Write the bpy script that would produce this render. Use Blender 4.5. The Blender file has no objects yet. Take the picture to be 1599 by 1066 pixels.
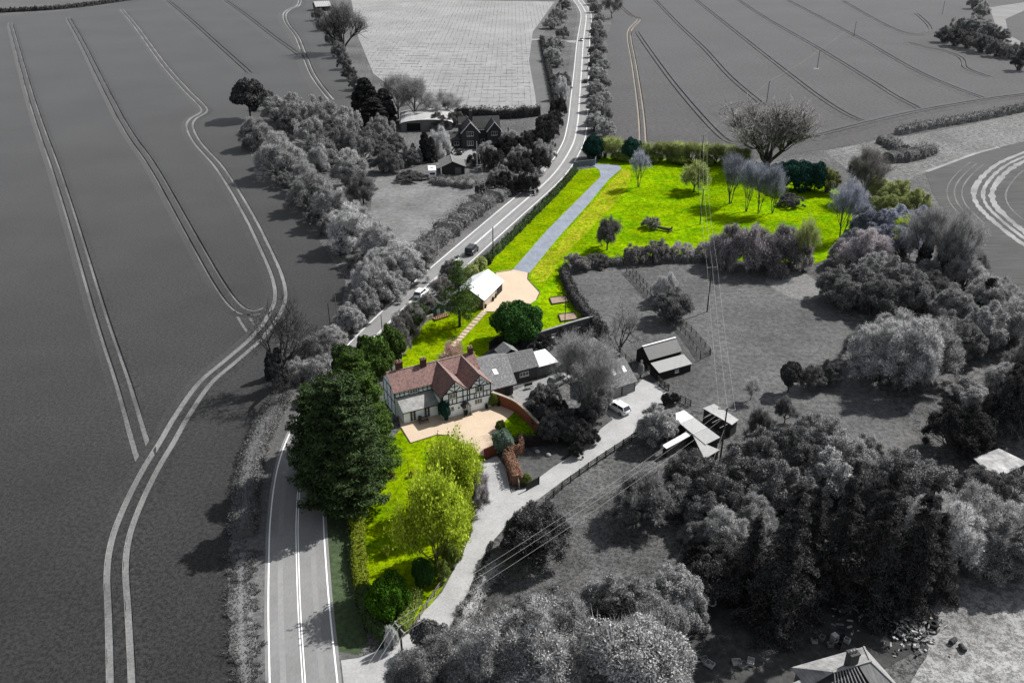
import bpy, bmesh, math, random
import numpy as np
R = math.radians
S = bpy.context.scene
COL = S.collection
# ------------------------------------------------------------------ camera, sky, sun, exposure
F = 1350.0; PITCH = math.atan(700 / F); CAMH = 70.0
sp, cp = math.sin(PITCH), math.cos(PITCH)
cam = bpy.data.cameras.new('camera'); camo = bpy.data.objects.new('camera', cam); COL.objects.link(camo)
camo.location = (0, 0, CAMH); camo.rotation_euler = (math.pi / 2 - PITCH, 0, 0)
cam.sensor_width = 36; cam.lens = F / 1599 * 36; cam.clip_end = 12000; cam.clip_start = .5
S.camera = camo
SUN_EL = R(44); SUN_AZ = R(35)          # direction to the sun: (cos35, sin35) in x,y
sx, sy, sz = math.cos(SUN_EL) * math.cos(SUN_AZ), math.cos(SUN_EL) * math.sin(SUN_AZ), math.sin(SUN_EL)
w = bpy.data.worlds.new('World'); S.world = w; w.use_nodes = True
nt = w.node_tree; bg = nt.nodes['Background']
sky = nt.nodes.new('ShaderNodeTexSky'); sky.sky_type = 'NISHITA'; sky.sun_disc = False
sky.sun_elevation = SUN_EL; sky.sun_rotation = math.pi / 2 - SUN_AZ
hs = nt.nodes.new('ShaderNodeHueSaturation'); hs.inputs['Saturation'].default_value = .3
nt.links.new(sky.outputs[0], hs.inputs['Color']); nt.links.new(hs.outputs[0], bg.inputs[0])
bg.inputs[1].default_value = .085
sun = bpy.data.lights.new('sun', 'SUN'); sun.energy = 4.6; sun.angle = R(.5); sun.color = (1, .975, .94)
suno = bpy.data.objects.new('sun', sun); COL.objects.link(suno)
from mathutils import Vector
suno.rotation_euler = Vector((sx, sy, sz)).to_track_quat('Z', 'Y').to_euler()
S.view_settings.view_transform = 'Standard'; S.view_settings.look = 'None'
S.view_settings.exposure = 0.72; S.view_settings.gamma = 1.0; S.view_settings.use_curve_mapping = False

# ------------------------------------------------------------------ survey: photograph point -> place on the ground
def G(x, y, z=0.0):
    a = (x - 799.5) / F; b = (y - 533) / F
    d = (a, cp - b * sp, -sp - b * cp); t = (z - CAMH) / d[2]
    return (d[0] * t, d[1] * t, z)
def Prow(Y, Z):
    dz = Z - CAMH; zc = Y * cp - dz * sp
    return 533 + F * (-(Y * sp + dz * cp)) / zc
def Ht(bx, by, ty):
    Y = G(bx, by)[1]; lo, hi = 0, 60
    for i in range(40):
        m = (lo + hi) / 2
        if Prow(Y, m) > ty: lo = m
        else: hi = m
    return lo
def ppm(y): return cp * (y + 167) / CAMH
def spline(pts, n=6, closed=False):
    P = [np.array(p, float) for p in pts]; N = len(P); out = []
    rng = range(N) if closed else range(N - 1)
    for i in rng:
        if closed: a, b, c, d = P[i - 1], P[i], P[(i + 1) % N], P[(i + 2) % N]
        else: a, b, c, d = P[max(i - 1, 0)], P[i], P[i + 1], P[min(i + 2, N - 1)]
        for k in range(n):
            t = k / n
            out.append(.5 * ((2 * b) + (c - a) * t + (2 * a - 5 * b + 4 * c - d) * t * t + (3 * b - a - 3 * c + d) * t ** 3))
    if not closed: out.append(P[-1])
    return [tuple(p) for p in out]

# ------------------------------------------------------------------ materials
MATS = {}
ALB = .66
WHITES = {'white_render', 'white_joinery', 'road_paint', 'white_sheet', 'white_sheet_roof', 'rooflight_white', 'caravan_white', 'paint_75', 'white_trim', 'ridge_white', 'window_glass'}
def alb(name, c): return tuple(c) if name in WHITES else tuple(v * ALB for v in c)
def mat(name, col, var=.2, scale=2.0, big=.15, bigscale=.05, rough=.9, col2=None, bump=0, metal=0, spec=.3, stretch=None, obj=False, detail=6, grain=0, sheen=0):
    if name in MATS: return MATS[name]
    col = alb(name, col); col2 = alb(name, col2) if col2 else None
    m = bpy.data.materials.new(name); m.use_nodes = True; n = m.node_tree.nodes; l = m.node_tree.links
    b = n['Principled BSDF']; b.inputs['Roughness'].default_value = rough; b.inputs['Metallic'].default_value = metal
    b.inputs['Specular IOR Level'].default_value = spec
    if obj: tc = n.new('ShaderNodeTexCoord'); src = tc.outputs['Object']
    else: g = n.new('ShaderNodeNewGeometry'); src = g.outputs['Position']
    if stretch:
        mp = n.new('ShaderNodeMapping'); mp.inputs['Scale'].default_value = stretch[:3]
        if len(stretch) > 3: mp.inputs['Rotation'].default_value = (0, 0, R(stretch[3]))
        l.new(src, mp.inputs[0]); src2 = mp.outputs[0]
    else: src2 = src
    def noise(s, v, d=detail):
        t = n.new('ShaderNodeTexNoise'); t.inputs['Scale'].default_value = s; t.inputs['Detail'].default_value = d
        t.inputs['Roughness'].default_value = .65
        l.new(v, t.inputs['Vector']); return t
    n1 = noise(scale, src2)
    if grain: n1.inputs['Roughness'].default_value = 1.0
    if sheen: b.inputs['Sheen Weight'].default_value = sheen; b.inputs['Sheen Roughness'].default_value = .45; b.inputs['Sheen Tint'].default_value = (1, 1, 1, 1)
    n2 = noise(bigscale, src, 4)
    r1 = n.new('ShaderNodeMapRange'); r1.inputs[1].default_value = .3 + grain; r1.inputs[2].default_value = .7 - grain
    r1.inputs[3].default_value = 1 - var; r1.inputs[4].default_value = 1 + var
    l.new(n1.outputs[0], r1.inputs[0])
    r2 = n.new('ShaderNodeMapRange'); r2.inputs[1].default_value = .35; r2.inputs[2].default_value = .65
    r2.inputs[3].default_value = 1 - big; r2.inputs[4].default_value = 1 + big
    l.new(n2.outputs[0], r2.inputs[0])
    mu = n.new('ShaderNodeMath'); mu.operation = 'MULTIPLY'; l.new(r1.outputs[0], mu.inputs[0]); l.new(r2.outputs[0], mu.inputs[1])
    if col2:
        mx = n.new('ShaderNodeMix'); mx.data_type = 'RGBA'
        mx.inputs[6].default_value = (*col, 1); mx.inputs[7].default_value = (*col2, 1)
        n3 = noise(bigscale * 2.3, src2, 5)
        r3 = n.new('ShaderNodeMapRange'); r3.inputs[1].default_value = .42; r3.inputs[2].default_value = .62
        l.new(n3.outputs[0], r3.inputs[0]); l.new(r3.outputs[0], mx.inputs[0]); c = mx.outputs[2]
    else:
        rgb = n.new('ShaderNodeRGB'); rgb.outputs[0].default_value = (*col, 1); c = rgb.outputs[0]
    vm = n.new('ShaderNodeVectorMath'); vm.operation = 'SCALE'; l.new(c, vm.inputs[0]); l.new(mu.outputs[0], vm.inputs['Scale'])
    l.new(vm.outputs[0], b.inputs['Base Color'])
    if bump:
        bp = n.new('ShaderNodeBump'); bp.inputs['Strength'].default_value = min(bump, 1); bp.inputs['Distance'].default_value = .25 * max(bump, .2)
        l.new(n1.outputs[0], bp.inputs['Height']); l.new(bp.outputs[0], b.inputs['Normal'])
    MATS[name] = m; return m
def gm(name, v, **k): return mat(name, (v, v, v), **k)
def foliage(name, col, trans=.3, var=.45, spread=.15):
    if name in MATS: return MATS[name]
    m = bpy.data.materials.new(name); m.use_nodes = True; n = m.node_tree.nodes; l = m.node_tree.links
    col = alb(name, col)
    n.remove(n['Principled BSDF']); out = n['Material Output']
    g = n.new('ShaderNodeNewGeometry'); oi = n.new('ShaderNodeObjectInfo')
    r = n.new('ShaderNodeMapRange'); r.inputs[3].default_value = 1 - var; r.inputs[4].default_value = 1 + var
    l.new(g.outputs['Random Per Island'], r.inputs[0])
    r2 = n.new('ShaderNodeMapRange'); r2.inputs[3].default_value = 1 - spread; r2.inputs[4].default_value = 1 + spread
    l.new(oi.outputs['Random'], r2.inputs[0])
    mu = n.new('ShaderNodeMath'); mu.operation = 'MULTIPLY'; l.new(r.outputs[0], mu.inputs[0]); l.new(r2.outputs[0], mu.inputs[1])
    vm = n.new('ShaderNodeVectorMath'); vm.operation = 'SCALE'; vm.inputs[0].default_value = col; l.new(mu.outputs[0], vm.inputs['Scale'])
    d = n.new('ShaderNodeBsdfDiffuse'); t = n.new('ShaderNodeBsdfTranslucent'); mx = n.new('ShaderNodeMixShader')
    l.new(vm.outputs[0], d.inputs[0]); l.new(vm.outputs[0], t.inputs[0]); mx.inputs[0].default_value = trans
    l.new(d.outputs[0], mx.inputs[1]); l.new(t.outputs[0], mx.inputs[2]); l.new(mx.outputs[0], out.inputs[0])
    MATS[name] = m; return m
def stripes(name, col, col2, scale, rot=0, axis='X', obj=True, rough=.6, metal=0, bump=.3):
    """corrugated sheet / boards: colour bands with relief along one axis"""
    if name in MATS: return MATS[name]
    m = bpy.data.materials.new(name); m.use_nodes = True; n = m.node_tree.nodes; l = m.node_tree.links
    b = n['Principled BSDF']; b.inputs['Roughness'].default_value = rough; b.inputs['Metallic'].default_value = metal
    col = alb(name, col); col2 = alb(name, col2)
    tc = n.new('ShaderNodeTexCoord'); wv = n.new('ShaderNodeTexWave'); wv.bands_direction = axis
    wv.inputs['Scale'].default_value = scale; wv.inputs['Distortion'].default_value = .3; wv.inputs['Detail'].default_value = 2
    l.new(tc.outputs['Object'], wv.inputs[0])
    nz = n.new('ShaderNodeTexNoise'); nz.inputs['Scale'].default_value = 1.7; nz.inputs['Detail'].default_value = 6; l.new(tc.outputs['Object'], nz.inputs[0])
    ad = n.new('ShaderNodeMath'); ad.operation = 'ADD'; mu = n.new('ShaderNodeMath'); mu.operation = 'MULTIPLY'; mu.inputs[1].default_value = .5
    l.new(wv.outputs['Fac'], mu.inputs[0]); l.new(mu.outputs[0], ad.inputs[0])
    mu2 = n.new('ShaderNodeMath'); mu2.operation = 'MULTIPLY'; mu2.inputs[1].default_value = .6; l.new(nz.outputs[0], mu2.inputs[0]); l.new(mu2.outputs[0], ad.inputs[1])
    mx = n.new('ShaderNodeMix'); mx.data_type = 'RGBA'; mx.inputs[6].default_value = (*col, 1); mx.inputs[7].default_value = (*col2, 1)
    l.new(ad.outputs[0], mx.inputs[0]); l.new(mx.outputs[2], b.inputs['Base Color'])
    bp = n.new('ShaderNodeBump'); bp.inputs['Strength'].default_value = bump; bp.inputs['Distance'].default_value = .05
    l.new(wv.outputs['Fac'], bp.inputs['Height']); l.new(bp.outputs[0], b.inputs['Normal'])
    MATS[name] = m; return m
def glassmat():
    return mat('window_glass', (.02, .025, .03), var=.1, rough=.08, spec=.8)

# ------------------------------------------------------------------ mesh helpers
def mesh_np(name, V, T=None, Q=None):
    me = bpy.data.meshes.new(name); V = np.asarray(V, np.float32)
    T = np.zeros((0, 3), np.int32) if T is None or len(T) == 0 else np.asarray(T, np.int32)
    Q = np.zeros((0, 4), np.int32) if Q is None or len(Q) == 0 else np.asarray(Q, np.int32)
    me.vertices.add(len(V)); me.vertices.foreach_set('co', V.ravel())
    nl = T.size + Q.size; npoly = len(T) + len(Q)
    me.loops.add(nl); me.loops.foreach_set('vertex_index', np.concatenate([T.ravel(), Q.ravel()]))
    me.polygons.add(npoly)
    st = np.concatenate([np.arange(len(T)) * 3, T.size + np.arange(len(Q)) * 4]).astype(np.int32)
    me.polygons.foreach_set('loop_start', st)
    me.update(calc_edges=True); me.validate(); return me
class MB:
    def __init__(s): s.v = []; s.f = []
    def quad(s, *p): i = len(s.v); s.v += [tuple(q) for q in p]; s.f.append(tuple(range(i, i + len(p)))); return s
    def box(s, x0, x1, y0, y1, z0, z1):
        i = len(s.v); s.v += [(x, y, z) for z in (z0, z1) for y in (y0, y1) for x in (x0, x1)]
        s.f += [tuple(i + k for k in q) for q in ((0, 2, 3, 1), (4, 5, 7, 6), (0, 1, 5, 4), (2, 6, 7, 3), (0, 4, 6, 2), (1, 3, 7, 5))]; return s
    def slab(s, pts, t):
        """a sheet with thickness t below the given top corners"""
        n = len(pts); i = len(s.v); s.v += [tuple(p) for p in pts] + [(p[0], p[1], p[2] - t) for p in pts]
        s.f.append(tuple(range(i, i + n))); s.f.append(tuple(range(i + 2 * n - 1, i + n - 1, -1)))
        for k in range(n): s.f.append((i + k, i + n + k, i + n + (k + 1) % n, i + (k + 1) % n))
        return s
    def prism(s, poly, y0, y1):
        """extrude an (x,z) outline along y"""
        n = len(poly); i = len(s.v); s.v += [(x, y0, z) for x, z in poly] + [(x, y1, z) for x, z in poly]
        s.f.append(tuple(range(i, i + n))); s.f.append(tuple(range(i + 2 * n - 1, i + n - 1, -1)))
        for k in range(n): s.f.append((i + k, i + n + k, i + n + (k + 1) % n, i + (k + 1) % n))
        return s
    def bar(s, a, b, wd, dp=None, up=(0, 0, 1)):
        a = Vector(a); b = Vector(b); d = (b - a).normalized(); u = Vector(up)
        if abs(d.dot(u)) > .98: u = Vector((1, 0, 0))
        x = d.cross(u).normalized() * wd / 2; y = x.cross(d).normalized() * (dp or wd) / 2; i = len(s.v)
        for p in (a, b): s.v += [tuple(p + x + y), tuple(p - x + y), tuple(p - x - y), tuple(p + x - y)]
        s.f += [tuple(i + k for k in q) for q in ((0, 1, 2, 3), (7, 6, 5, 4), (0, 4, 5, 1), (1, 5, 6, 2), (2, 6, 7, 3), (3, 7, 4, 0))]; return s
    def tube(s, P, Rr, n=6, cap=True):
        i = len(s.v)
        for k, p in enumerate(P):
            p = Vector(p); d = (Vector(P[min(k + 1, len(P) - 1)]) - Vector(P[max(k - 1, 0)])).normalized()
            u = Vector((0, 0, 1)) if abs(d.z) < .95 else Vector((1, 0, 0)); x = d.cross(u).normalized(); y = x.cross(d)
            for j in range(n):
                a = 2 * math.pi * j / n; s.v.append(tuple(p + (x * math.cos(a) + y * math.sin(a)) * Rr[k]))
        for k in range(len(P) - 1):
            for j in range(n): s.f.append((i + k * n + j, i + k * n + (j + 1) % n, i + (k + 1) * n + (j + 1) % n, i + (k + 1) * n + j))
        if cap: s.f.append(tuple(i + n - 1 - j for j in range(n))); s.f.append(tuple(i + (len(P) - 1) * n + j for j in range(n)))
        return s
    def mesh(s, name):
        me = bpy.data.meshes.new(name); me.from_pydata(s.v, [], s.f); me.update()
        bm = bmesh.new(); bm.from_mesh(me); bmesh.ops.recalc_face_normals(bm, faces=bm.faces); bm.to_mesh(me); bm.free(); return me
    def build(s, name, m, parent=None, smooth=False, **k):
        return put(name, s.mesh(name), m, parent, smooth, **k)
def put(name, me, m, parent=None, smooth=False, loc=None, rz=None, kind=None, label=None, cat=None, group=None):
    o = bpy.data.objects.new(name, me); COL.objects.link(o)
    if m:
        if len(me.materials) == 0: me.materials.append(m)
        elif me.materials[0] != m: o.material_slots[0].link = 'OBJECT'; o.material_slots[0].material = m
    if parent: o.parent = parent
    if loc: o.location = loc
    if rz is not None: o.rotation_euler = (0, 0, rz)
    if smooth: me.polygons.foreach_set('use_smooth', [True] * len(me.polygons))
    tag(o, label, cat, group, kind); return o
def tag(o, label=None, cat=None, group=None, kind=None):
    if label: o['label'] = label
    if cat: o['category'] = cat
    if group: o['group'] = group
    if kind: o['kind'] = kind
    return o
def thing(name, label, cat, loc=(0, 0, 0), rz=0, group=None):
    o = bpy.data.objects.new(name, None); COL.objects.link(o); o.location = loc; o.rotation_euler = (0, 0, rz); o.empty_display_size = .3
    return tag(o, label, cat, group)
def sheet(name, px, z, m, smooth=0, kind='structure', world=False):
    if smooth: px = spline(px, smooth, True)
    P = [p if world else G(*p) for p in px]
    b = MB(); b.quad(*[(p[0], p[1], z) for p in P])
    me = bpy.data.meshes.new(name); me.from_pydata(b.v, [], b.f); me.update()
    if me.polygons[0].normal.z < 0: me.flip_normals()
    return put(name, me, m, kind=kind)
def path_pts(px, n=6): return [np.array(G(*p)[:2]) for p in spline(px, n)] if n else [np.array(G(*p)[:2]) for p in px]
def normals(P):
    N = []
    for i in range(len(P)):
        d = P[min(i + 1, len(P) - 1)] - P[max(i - 1, 0)]; d = d / (np.linalg.norm(d) + 1e-9); N.append(np.array((-d[1], d[0])))
    return N
def strip(P, o0, o1, z, b=None, z1=None, j=0):
    """ribbon between two side offsets (metres) of a world path"""
    b = b or MB(); N = normals(P); z1 = z if z1 is None else z1
    A = [p + q * (o0 + (jr.uniform(-j, j) if j else 0)) for p, q in zip(P, N)]; C = [p + q * (o1 + (jr.uniform(-j, j) if j else 0)) for p, q in zip(P, N)]
    i = len(b.v); b.v += [(p[0], p[1], z) for p in A] + [(p[0], p[1], z1) for p in C]; n = len(P)
    for k in range(n - 1): b.f.append((i + k, i + k + 1, i + n + k + 1, i + n + k))
    return b
rnd = random.Random(5); jr = random.Random(77)

# ================================================================== GROUND
M_ground = gm('rough_grass_grey', .115, var=.6, scale=1, big=.3, bigscale=.05, detail=4, spec=.05, grain=.13, sheen=.08)
M_crop = gm('crop_grey', .030, var=.6, scale=2.1, big=.22, bigscale=.03, detail=4, spec=.05, grain=.13, sheen=.22)
M_crop2 = mat('crop_warm_grey', (.060, .056, .058), var=.5, scale=.8, big=.12, bigscale=.03, detail=4, spec=.05, grain=.13, sheen=.2)
M_cropedge = M_crop
M_soil = gm('pale_rut_soil', .30, var=.3, scale=2.2, big=.3, bigscale=.06, bump=.4)
M_soil2 = gm('rut_soil', .15, var=.35, scale=2.2, big=.35, bigscale=.06, bump=.4)
M_soil3 = gm('rut_soil_mid', .155, var=.4, scale=2.2, big=.4, bigscale=.05)
put('ground', MB().quad((-5000, -2500, -.02), (5000, -2500, -.02), (5000, 8000, -.02), (-5000, 8000, -.02)).mesh('ground'), M_ground, kind='structure')
sheet('crop_field', [(-900, 1200), (-900, 26), (0, 26), (110, 17), (200, 3), (350, -60), (480, -60), (505, 40), (525, 90), (560, 140), (600, 160), (420, 190), (385, 200), (400, 235), (470, 330), (540, 440), (530, 500), (470, 570), (440, 610), (405, 660), (375, 740), (360, 800), (355, 900), (375, 1066), (390, 1200)], .01, M_crop)
sheet('far_field', [(-900, 12), (-900, -100), (480, -120), (480, -62), (350, -62), (200, -2), (110, 9), (0, 17)], .01, gm('far_field_grey', .12, var=.25, scale=.4, big=.2, bigscale=.01))
sheet('crop_field', [(953, -60), (958, 20), (950, 60), (950, 150), (945, 235), (1000, 238), (1130, 236), (1170, 250), (1290, 233), (1400, 212), (1470, 200), (1599, 170), (2100, 100), (2100, -120), (960, -120)], .01, M_crop2)
# young vines on pale soil
def vinemat():
    m = gm('pale_vine_soil', .32, var=.22, scale=.5, big=.12, bigscale=.03, stretch=(.25, 1, 1))
    return m
VINE = [(548, -2), (866, 3), (832, 50), (826, 95), (836, 150), (838, 172), (720, 178), (640, 160), (583, 115), (560, 60)]
sheet('vine_field', VINE, .02, vinemat())
rows = MB()                                    # darker strips across the vine rows
sheet('field_margin', [(866, 3), (885, 3), (846, 55), (845, 100), (858, 165), (838, 175), (836, 150), (826, 95), (832, 50)], .015, gm('margin_grass', .13, var=.3, scale=1))
stk = MB()
def inpoly(x, y, poly):
    c = False
    for i in range(len(poly)):
        (x1, y1), (x2, y2) = poly[i - 1], poly[i]
        if (y1 > y) != (y2 > y) and x < (x2 - x1) * (y - y1) / (y2 - y1) + x1: c = not c
    return c
VW = [G(*p)[:2] for p in VINE]
for ix in range(-60, 20):
    x = ix * 2.4
    for iy in range(120, 420):
        y = 100 + iy * 1.7
        if inpoly(x, y, VW) and rnd.random() < .5:
            xx = x + rnd.uniform(-.12, .12); hh = rnd.uniform(.5, 1.2); t = .028
            stk.quad((xx - t, y, 0), (xx + t, y, 0), (xx + t * .8, y, hh), (xx - t * .8, y, hh)); stk.quad((xx, y - t, 0), (xx, y + t, 0), (xx, y + t, hh), (xx, y - t, hh))
put('vine_stakes', stk.mesh('vine_stakes'), gm('stake_wood', .2), kind='stuff', label='dark vine stakes standing in rows on the pale soil', cat='stakes')
for k in range(24):                            # darker broken strips across the rows
    y0 = 178 - k * 6.6 * (1 - k * .012)
    if y0 < 8: continue
    xl = 560 + max(0, (y0 - 60)) * .45; xl = min(xl, 700); xr = 828
    P = path_pts([(xl + rnd.uniform(0, 20), y0 - 2), ((xl + xr) / 2, y0 + rnd.uniform(-.6, .6)), (xr, y0)], 24)
    b = MB(); q = 0
    while q < len(P) - 3:
        ln = jr.randint(2, 9); seg = P[q:q + ln]
        if len(seg) > 1: strip(seg, jr.uniform(-.3, .1), jr.uniform(.5, 1.7), .03, b, None, .25)
        q += ln + jr.randint(0, 2)
    put('cross_strip', b.mesh('cross_strip'), gm('cross_strip_grey', .17, var=.35, scale=.6), kind='structure')
# the ploughed field and the rough strip beside it
sheet('rough_pasture', [(1285, 236), (1400, 215), (1470, 204), (1599, 176), (2000, 110), (2000, 200), (1599, 221), (1520, 240), (1445, 270), (1400, 290), (1330, 270)], .012, gm('rough_pasture_grey', .15, var=.6, scale=.8, big=.25, bigscale=.06, detail=4, grain=.13))
def furrow():
    m = gm('ploughed_soil', .062, var=.5, scale=.9, big=.2, bigscale=.05, bump=.6, stretch=(.12, 1.4, 1, -28))
    return m
sheet('ploughed_field', [(1445, 270), (1520, 240), (1599, 221), (2000, 190), (2200, 560), (1599, 470), (1560, 440), (1500, 370), (1455, 300)], .014, furrow())
for k, (off, wd, mm) in enumerate([(0, 1.3, M_soil), (2.2, .9, M_soil), (4.3, 1.6, M_soil), (-2.8, .35, M_soil2), (-4.6, .35, M_soil2), (-6.4, .3, M_soil2), (7.5, .4, M_soil2)]):
    c = [(1640, 224), (1599, 238), (1560, 255), (1535, 275), (1521, 297), (1525, 318), (1545, 340), (1575, 365), (1610, 390), (1660, 420)]
    P = path_pts(c, 8)
    if off < 0: P = P[18:52]
    N = normals(P); b = MB(); sd = [rnd.uniform(.6, 1.3) for _ in P]
    A = [p + q * (off - wd / 2 * s) for p, q, s in zip(P, N, sd)]; C = [p + q * (off + wd / 2 * s) for p, q, s in zip(P, N, sd)]
    n = len(P); b.v = [(p[0], p[1], .03 + k * .003) for p in A] + [(p[0], p[1], .03 + k * .003) for p in C]
    b.f = [(i, i + 1, n + i + 1, n + i) for i in range(n - 1)]
    put('furrow_bend', b.mesh('furrow_bend'), mm, kind='structure')
put('field_edge', strip(path_pts([(1447, 268), (1480, 256), (1520, 241), (1560, 230)]), -.5, .6, .035).mesh('field_edge'), M_soil, kind='structure')
put('field_edge', strip(path_pts([(1528, 412), (1545, 432), (1565, 448), (1600, 468)]), -.5, .5, .035).mesh('field_edge'), M_soil, kind='structure')
sheet('far_track', [(1545, 12), (1599, 4), (1640, 0), (1640, 10), (1599, 17), (1570, 30), (1575, 55), (1599, 68), (1599, 78), (1560, 60), (1552, 32)], .02, gm('far_track_grey', .22, var=.2))

# tractor wheelings: pale ruts between the banked edges of the crop
def wheelings(px, gauge=1.9, rw=.42, soil=None, hgt=.4, name='tractor_track', crop=None, n=6, sl=3.2, zs=.03, fd=9., jit=.05):
    P = path_pts(px, n); soil = soil or M_soil2
    bs, bc = MB(), MB()
    g, h_ = gauge / 2, rw / 2
    for c in (-g, g): strip(P, c - h_, c + h_, zs, bs, None, jit)
    cl = np.concatenate([[0], np.cumsum([np.linalg.norm(P[i + 1] - P[i]) for i in range(len(P) - 1)])]); fade = np.clip(np.minimum(cl, (cl[-1] - cl) * 9. / fd) / 9., 0, 1)
    strip(P, -g + h_ + .05, g - h_ - .05, hgt * .9, bc)
    for sg in (-1, 1):
        strip(P, sg * (g - h_), sg * (g - h_ - .05), .02, bs, hgt * .9); strip(P, sg * (g + h_), sg * (g + h_ + .05), .02, bs, hgt)  # pale soil colour on the bank faces brightens the sunlit crop edge
        strip(P, sg * (g + h_ + .05), sg * (g + h_ + sl), hgt, bc, .011)
    nP = len(P)
    for B_ in (bc, bs):
      for iv, q in enumerate(B_.v): B_.v[iv] = (q[0], q[1], .012 + (q[2] - .012) * max(.0, fade[iv % nP]) if q[2] > .05 else q[2])
    o = put(name, bs.mesh(name), soil, kind='structure')
    put('crop_edge', bc.mesh('crop_edge'), crop or M_cropedge, parent=o)
W = wheelings
W([(16, 36), (31, 90), (48, 150), (66, 205), (88, 266), (118, 360), (160, 500), (193, 600), (222, 702), (238, 740)], rw=.62, soil=M_soil3, hgt=.3, sl=1.2, fd=34.)
W([(106, 27), (130, 70), (165, 140), (200, 205), (242, 266), (300, 370), (340, 440), (366, 476), (386, 488), (410, 486), (432, 474)], rw=.5, soil=M_soil3, hgt=.32, sl=1.2, fd=20.)
W([(190, 15), (215, 45), (255, 100), (290, 140), (316, 166), (318, 176), (301, 187), (297, 200), (310, 225), (345, 265), (385, 330), (415, 390), (434, 435), (438, 468), (425, 498), (400, 530), (360, 565), (320, 600), (285, 650), (262, 690), (235, 735), (208, 790), (190, 840), (183, 890), (186, 960), (190, 1066), (192, 1200)], gauge=2.0, rw=.72, soil=gm('track_soil', .205, var=.3, scale=3, big=.3, bigscale=.08), hgt=.2, sl=1.6, zs=.045, jit=.09, n=14)
W([(374, 484), (390, 510), (404, 527)], rw=.45, soil=M_soil3, hgt=.1, sl=.5)
W([(260, 0), (290, 25), (340, 70), (392, 117)]); W([(350, 0), (385, 25), (430, 60), (472, 90)])
W([(470, -14), (467, 8), (452, 16), (445, 24), (449, 38), (464, 58), (475, 85), (490, 120), (517, 156)], rw=.8, soil=M_soil)
W([(965, 8), (985, 25), (998, 31), (985, 46), (983, 62), (990, 100), (999, 160), (1003, 200), (1004, 228)], rw=.7, soil=mat('rut_soil_warm', (.30, .27, .22), var=.3), crop=M_crop2)
K = dict(crop=M_crop2, hgt=.42, rw=.45)
W([(992, 48), (1010, 75), (1050, 130), (1090, 178), (1120, 210), (1137, 222), (1160, 226)], **K)
W([(1018, -4), (1060, 40), (1100, 78), (1140, 122), (1185, 160), (1194, 164)], **K)
W([(1083, -2), (1100, 12), (1160, 60), (1218, 106), (1275, 150), (1318, 178), (1345, 189), (1365, 190)], **K)
W([(1148, -2), (1200, 32), (1275, 75), (1356, 125), (1400, 153), (1443, 175)], **K)
W([(1225, -1), (1275, 25), (1325, 52), (1350, 65), (1395, 92), (1443, 118), (1500, 142), (1543, 156)], **K)
W([(1312, 0), (1360, 28), (1400, 48), (1431, 55), (1450, 49), (1449, 40), (1437, 28), (1427, 20)], **K)
W([(1225, 222), (1281, 212), (1365, 191), (1446, 173), (1546, 156), (1599, 149), (1660, 140)], **K)
W([(1412, 65), (1440, 74), (1474, 81), (1500, 92), (1506, 106), (1525, 115), (1552, 122)], **K)
W([(1166, 158), (1140, 168), (1126, 176), (1132, 184)], **K)

# ------------------------------------------------------------------ road
LEFT = [(880, -60), (889, -14), (895, 0), (904, 14), (907, 28), (901, 65), (896, 112), (891, 155), (886, 195), (875, 230), (842, 275), (775, 332), (700, 395), (622, 462), (533, 549), (490, 608), (455, 670), (437, 715), (427, 760), (421, 815), (419, 866), (418, 960), (420, 1066), (424, 1250)]
LP = path_pts(LEFT, 8); RW = 6.7
M_asph = gm('asphalt_pale', .27, var=.12, scale=6, big=.1, bigscale=.15, stretch=(1, .35, 1))
M_white = gm('road_paint', .78, var=.12, scale=3)
def offp(P, o): return [p + q * o for p, q in zip(P, normals(P))]
road = put('road', strip(LP, -.35, RW + .35, .06).mesh('road'), M_asph, kind='structure')
for nm, a, b_, z in (('edge_line', .0, .16, .068), ('edge_line', RW - .16, RW, .068), ('centre_line', 3.2, 3.31, .068), ('centre_line', 3.46, 3.57, .068)):
    put(nm, strip(LP, a, b_, z).mesh(nm), M_white, parent=road)
put('wheel_track', strip(LP, 1.1, 1.7, .064).mesh('wheel_track'), gm('asphalt_polished', .30, var=.1, scale=2), parent=road)
put('wheel_track', strip(LP, 4.9, 5.5, .064).mesh('wheel_track'), gm('asphalt_polished', .36), parent=road)
put('verge', strip(LP, -2.6, -.3, .03, None, .05).mesh('verge'), gm('verge_grass', .13, var=.45, scale=2, big=.3, bump=.5), kind='structure')
put('verge', strip(LP, RW + .3, RW + 2.4, .05, None, .03).mesh('verge'), gm('verge_grass', .13), kind='structure')
sheet('verge', [(510, 800), (530, 790), (548, 800), (552, 850), (556, 940), (575, 1000), (560, 1022), (530, 1018), (521, 960), (514, 880)], .052, mat('verge_green', (.055, .085, .035), var=.5, scale=1.6, big=.3, bump=.5))
sheet('lay_by', [(868, 236), (852, 238), (838, 255), (845, 272), (858, 262), (870, 245)], .055, gm('lay_by_gravel', .42, var=.2))
sheet('gateway', [(830, 61), (845, 61), (845, 63), (828, 63)], .05, M_soil); sheet('gateway', [(880, 64), (901, 63), (901, 67), (890, 67)], .05, M_soil)

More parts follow.
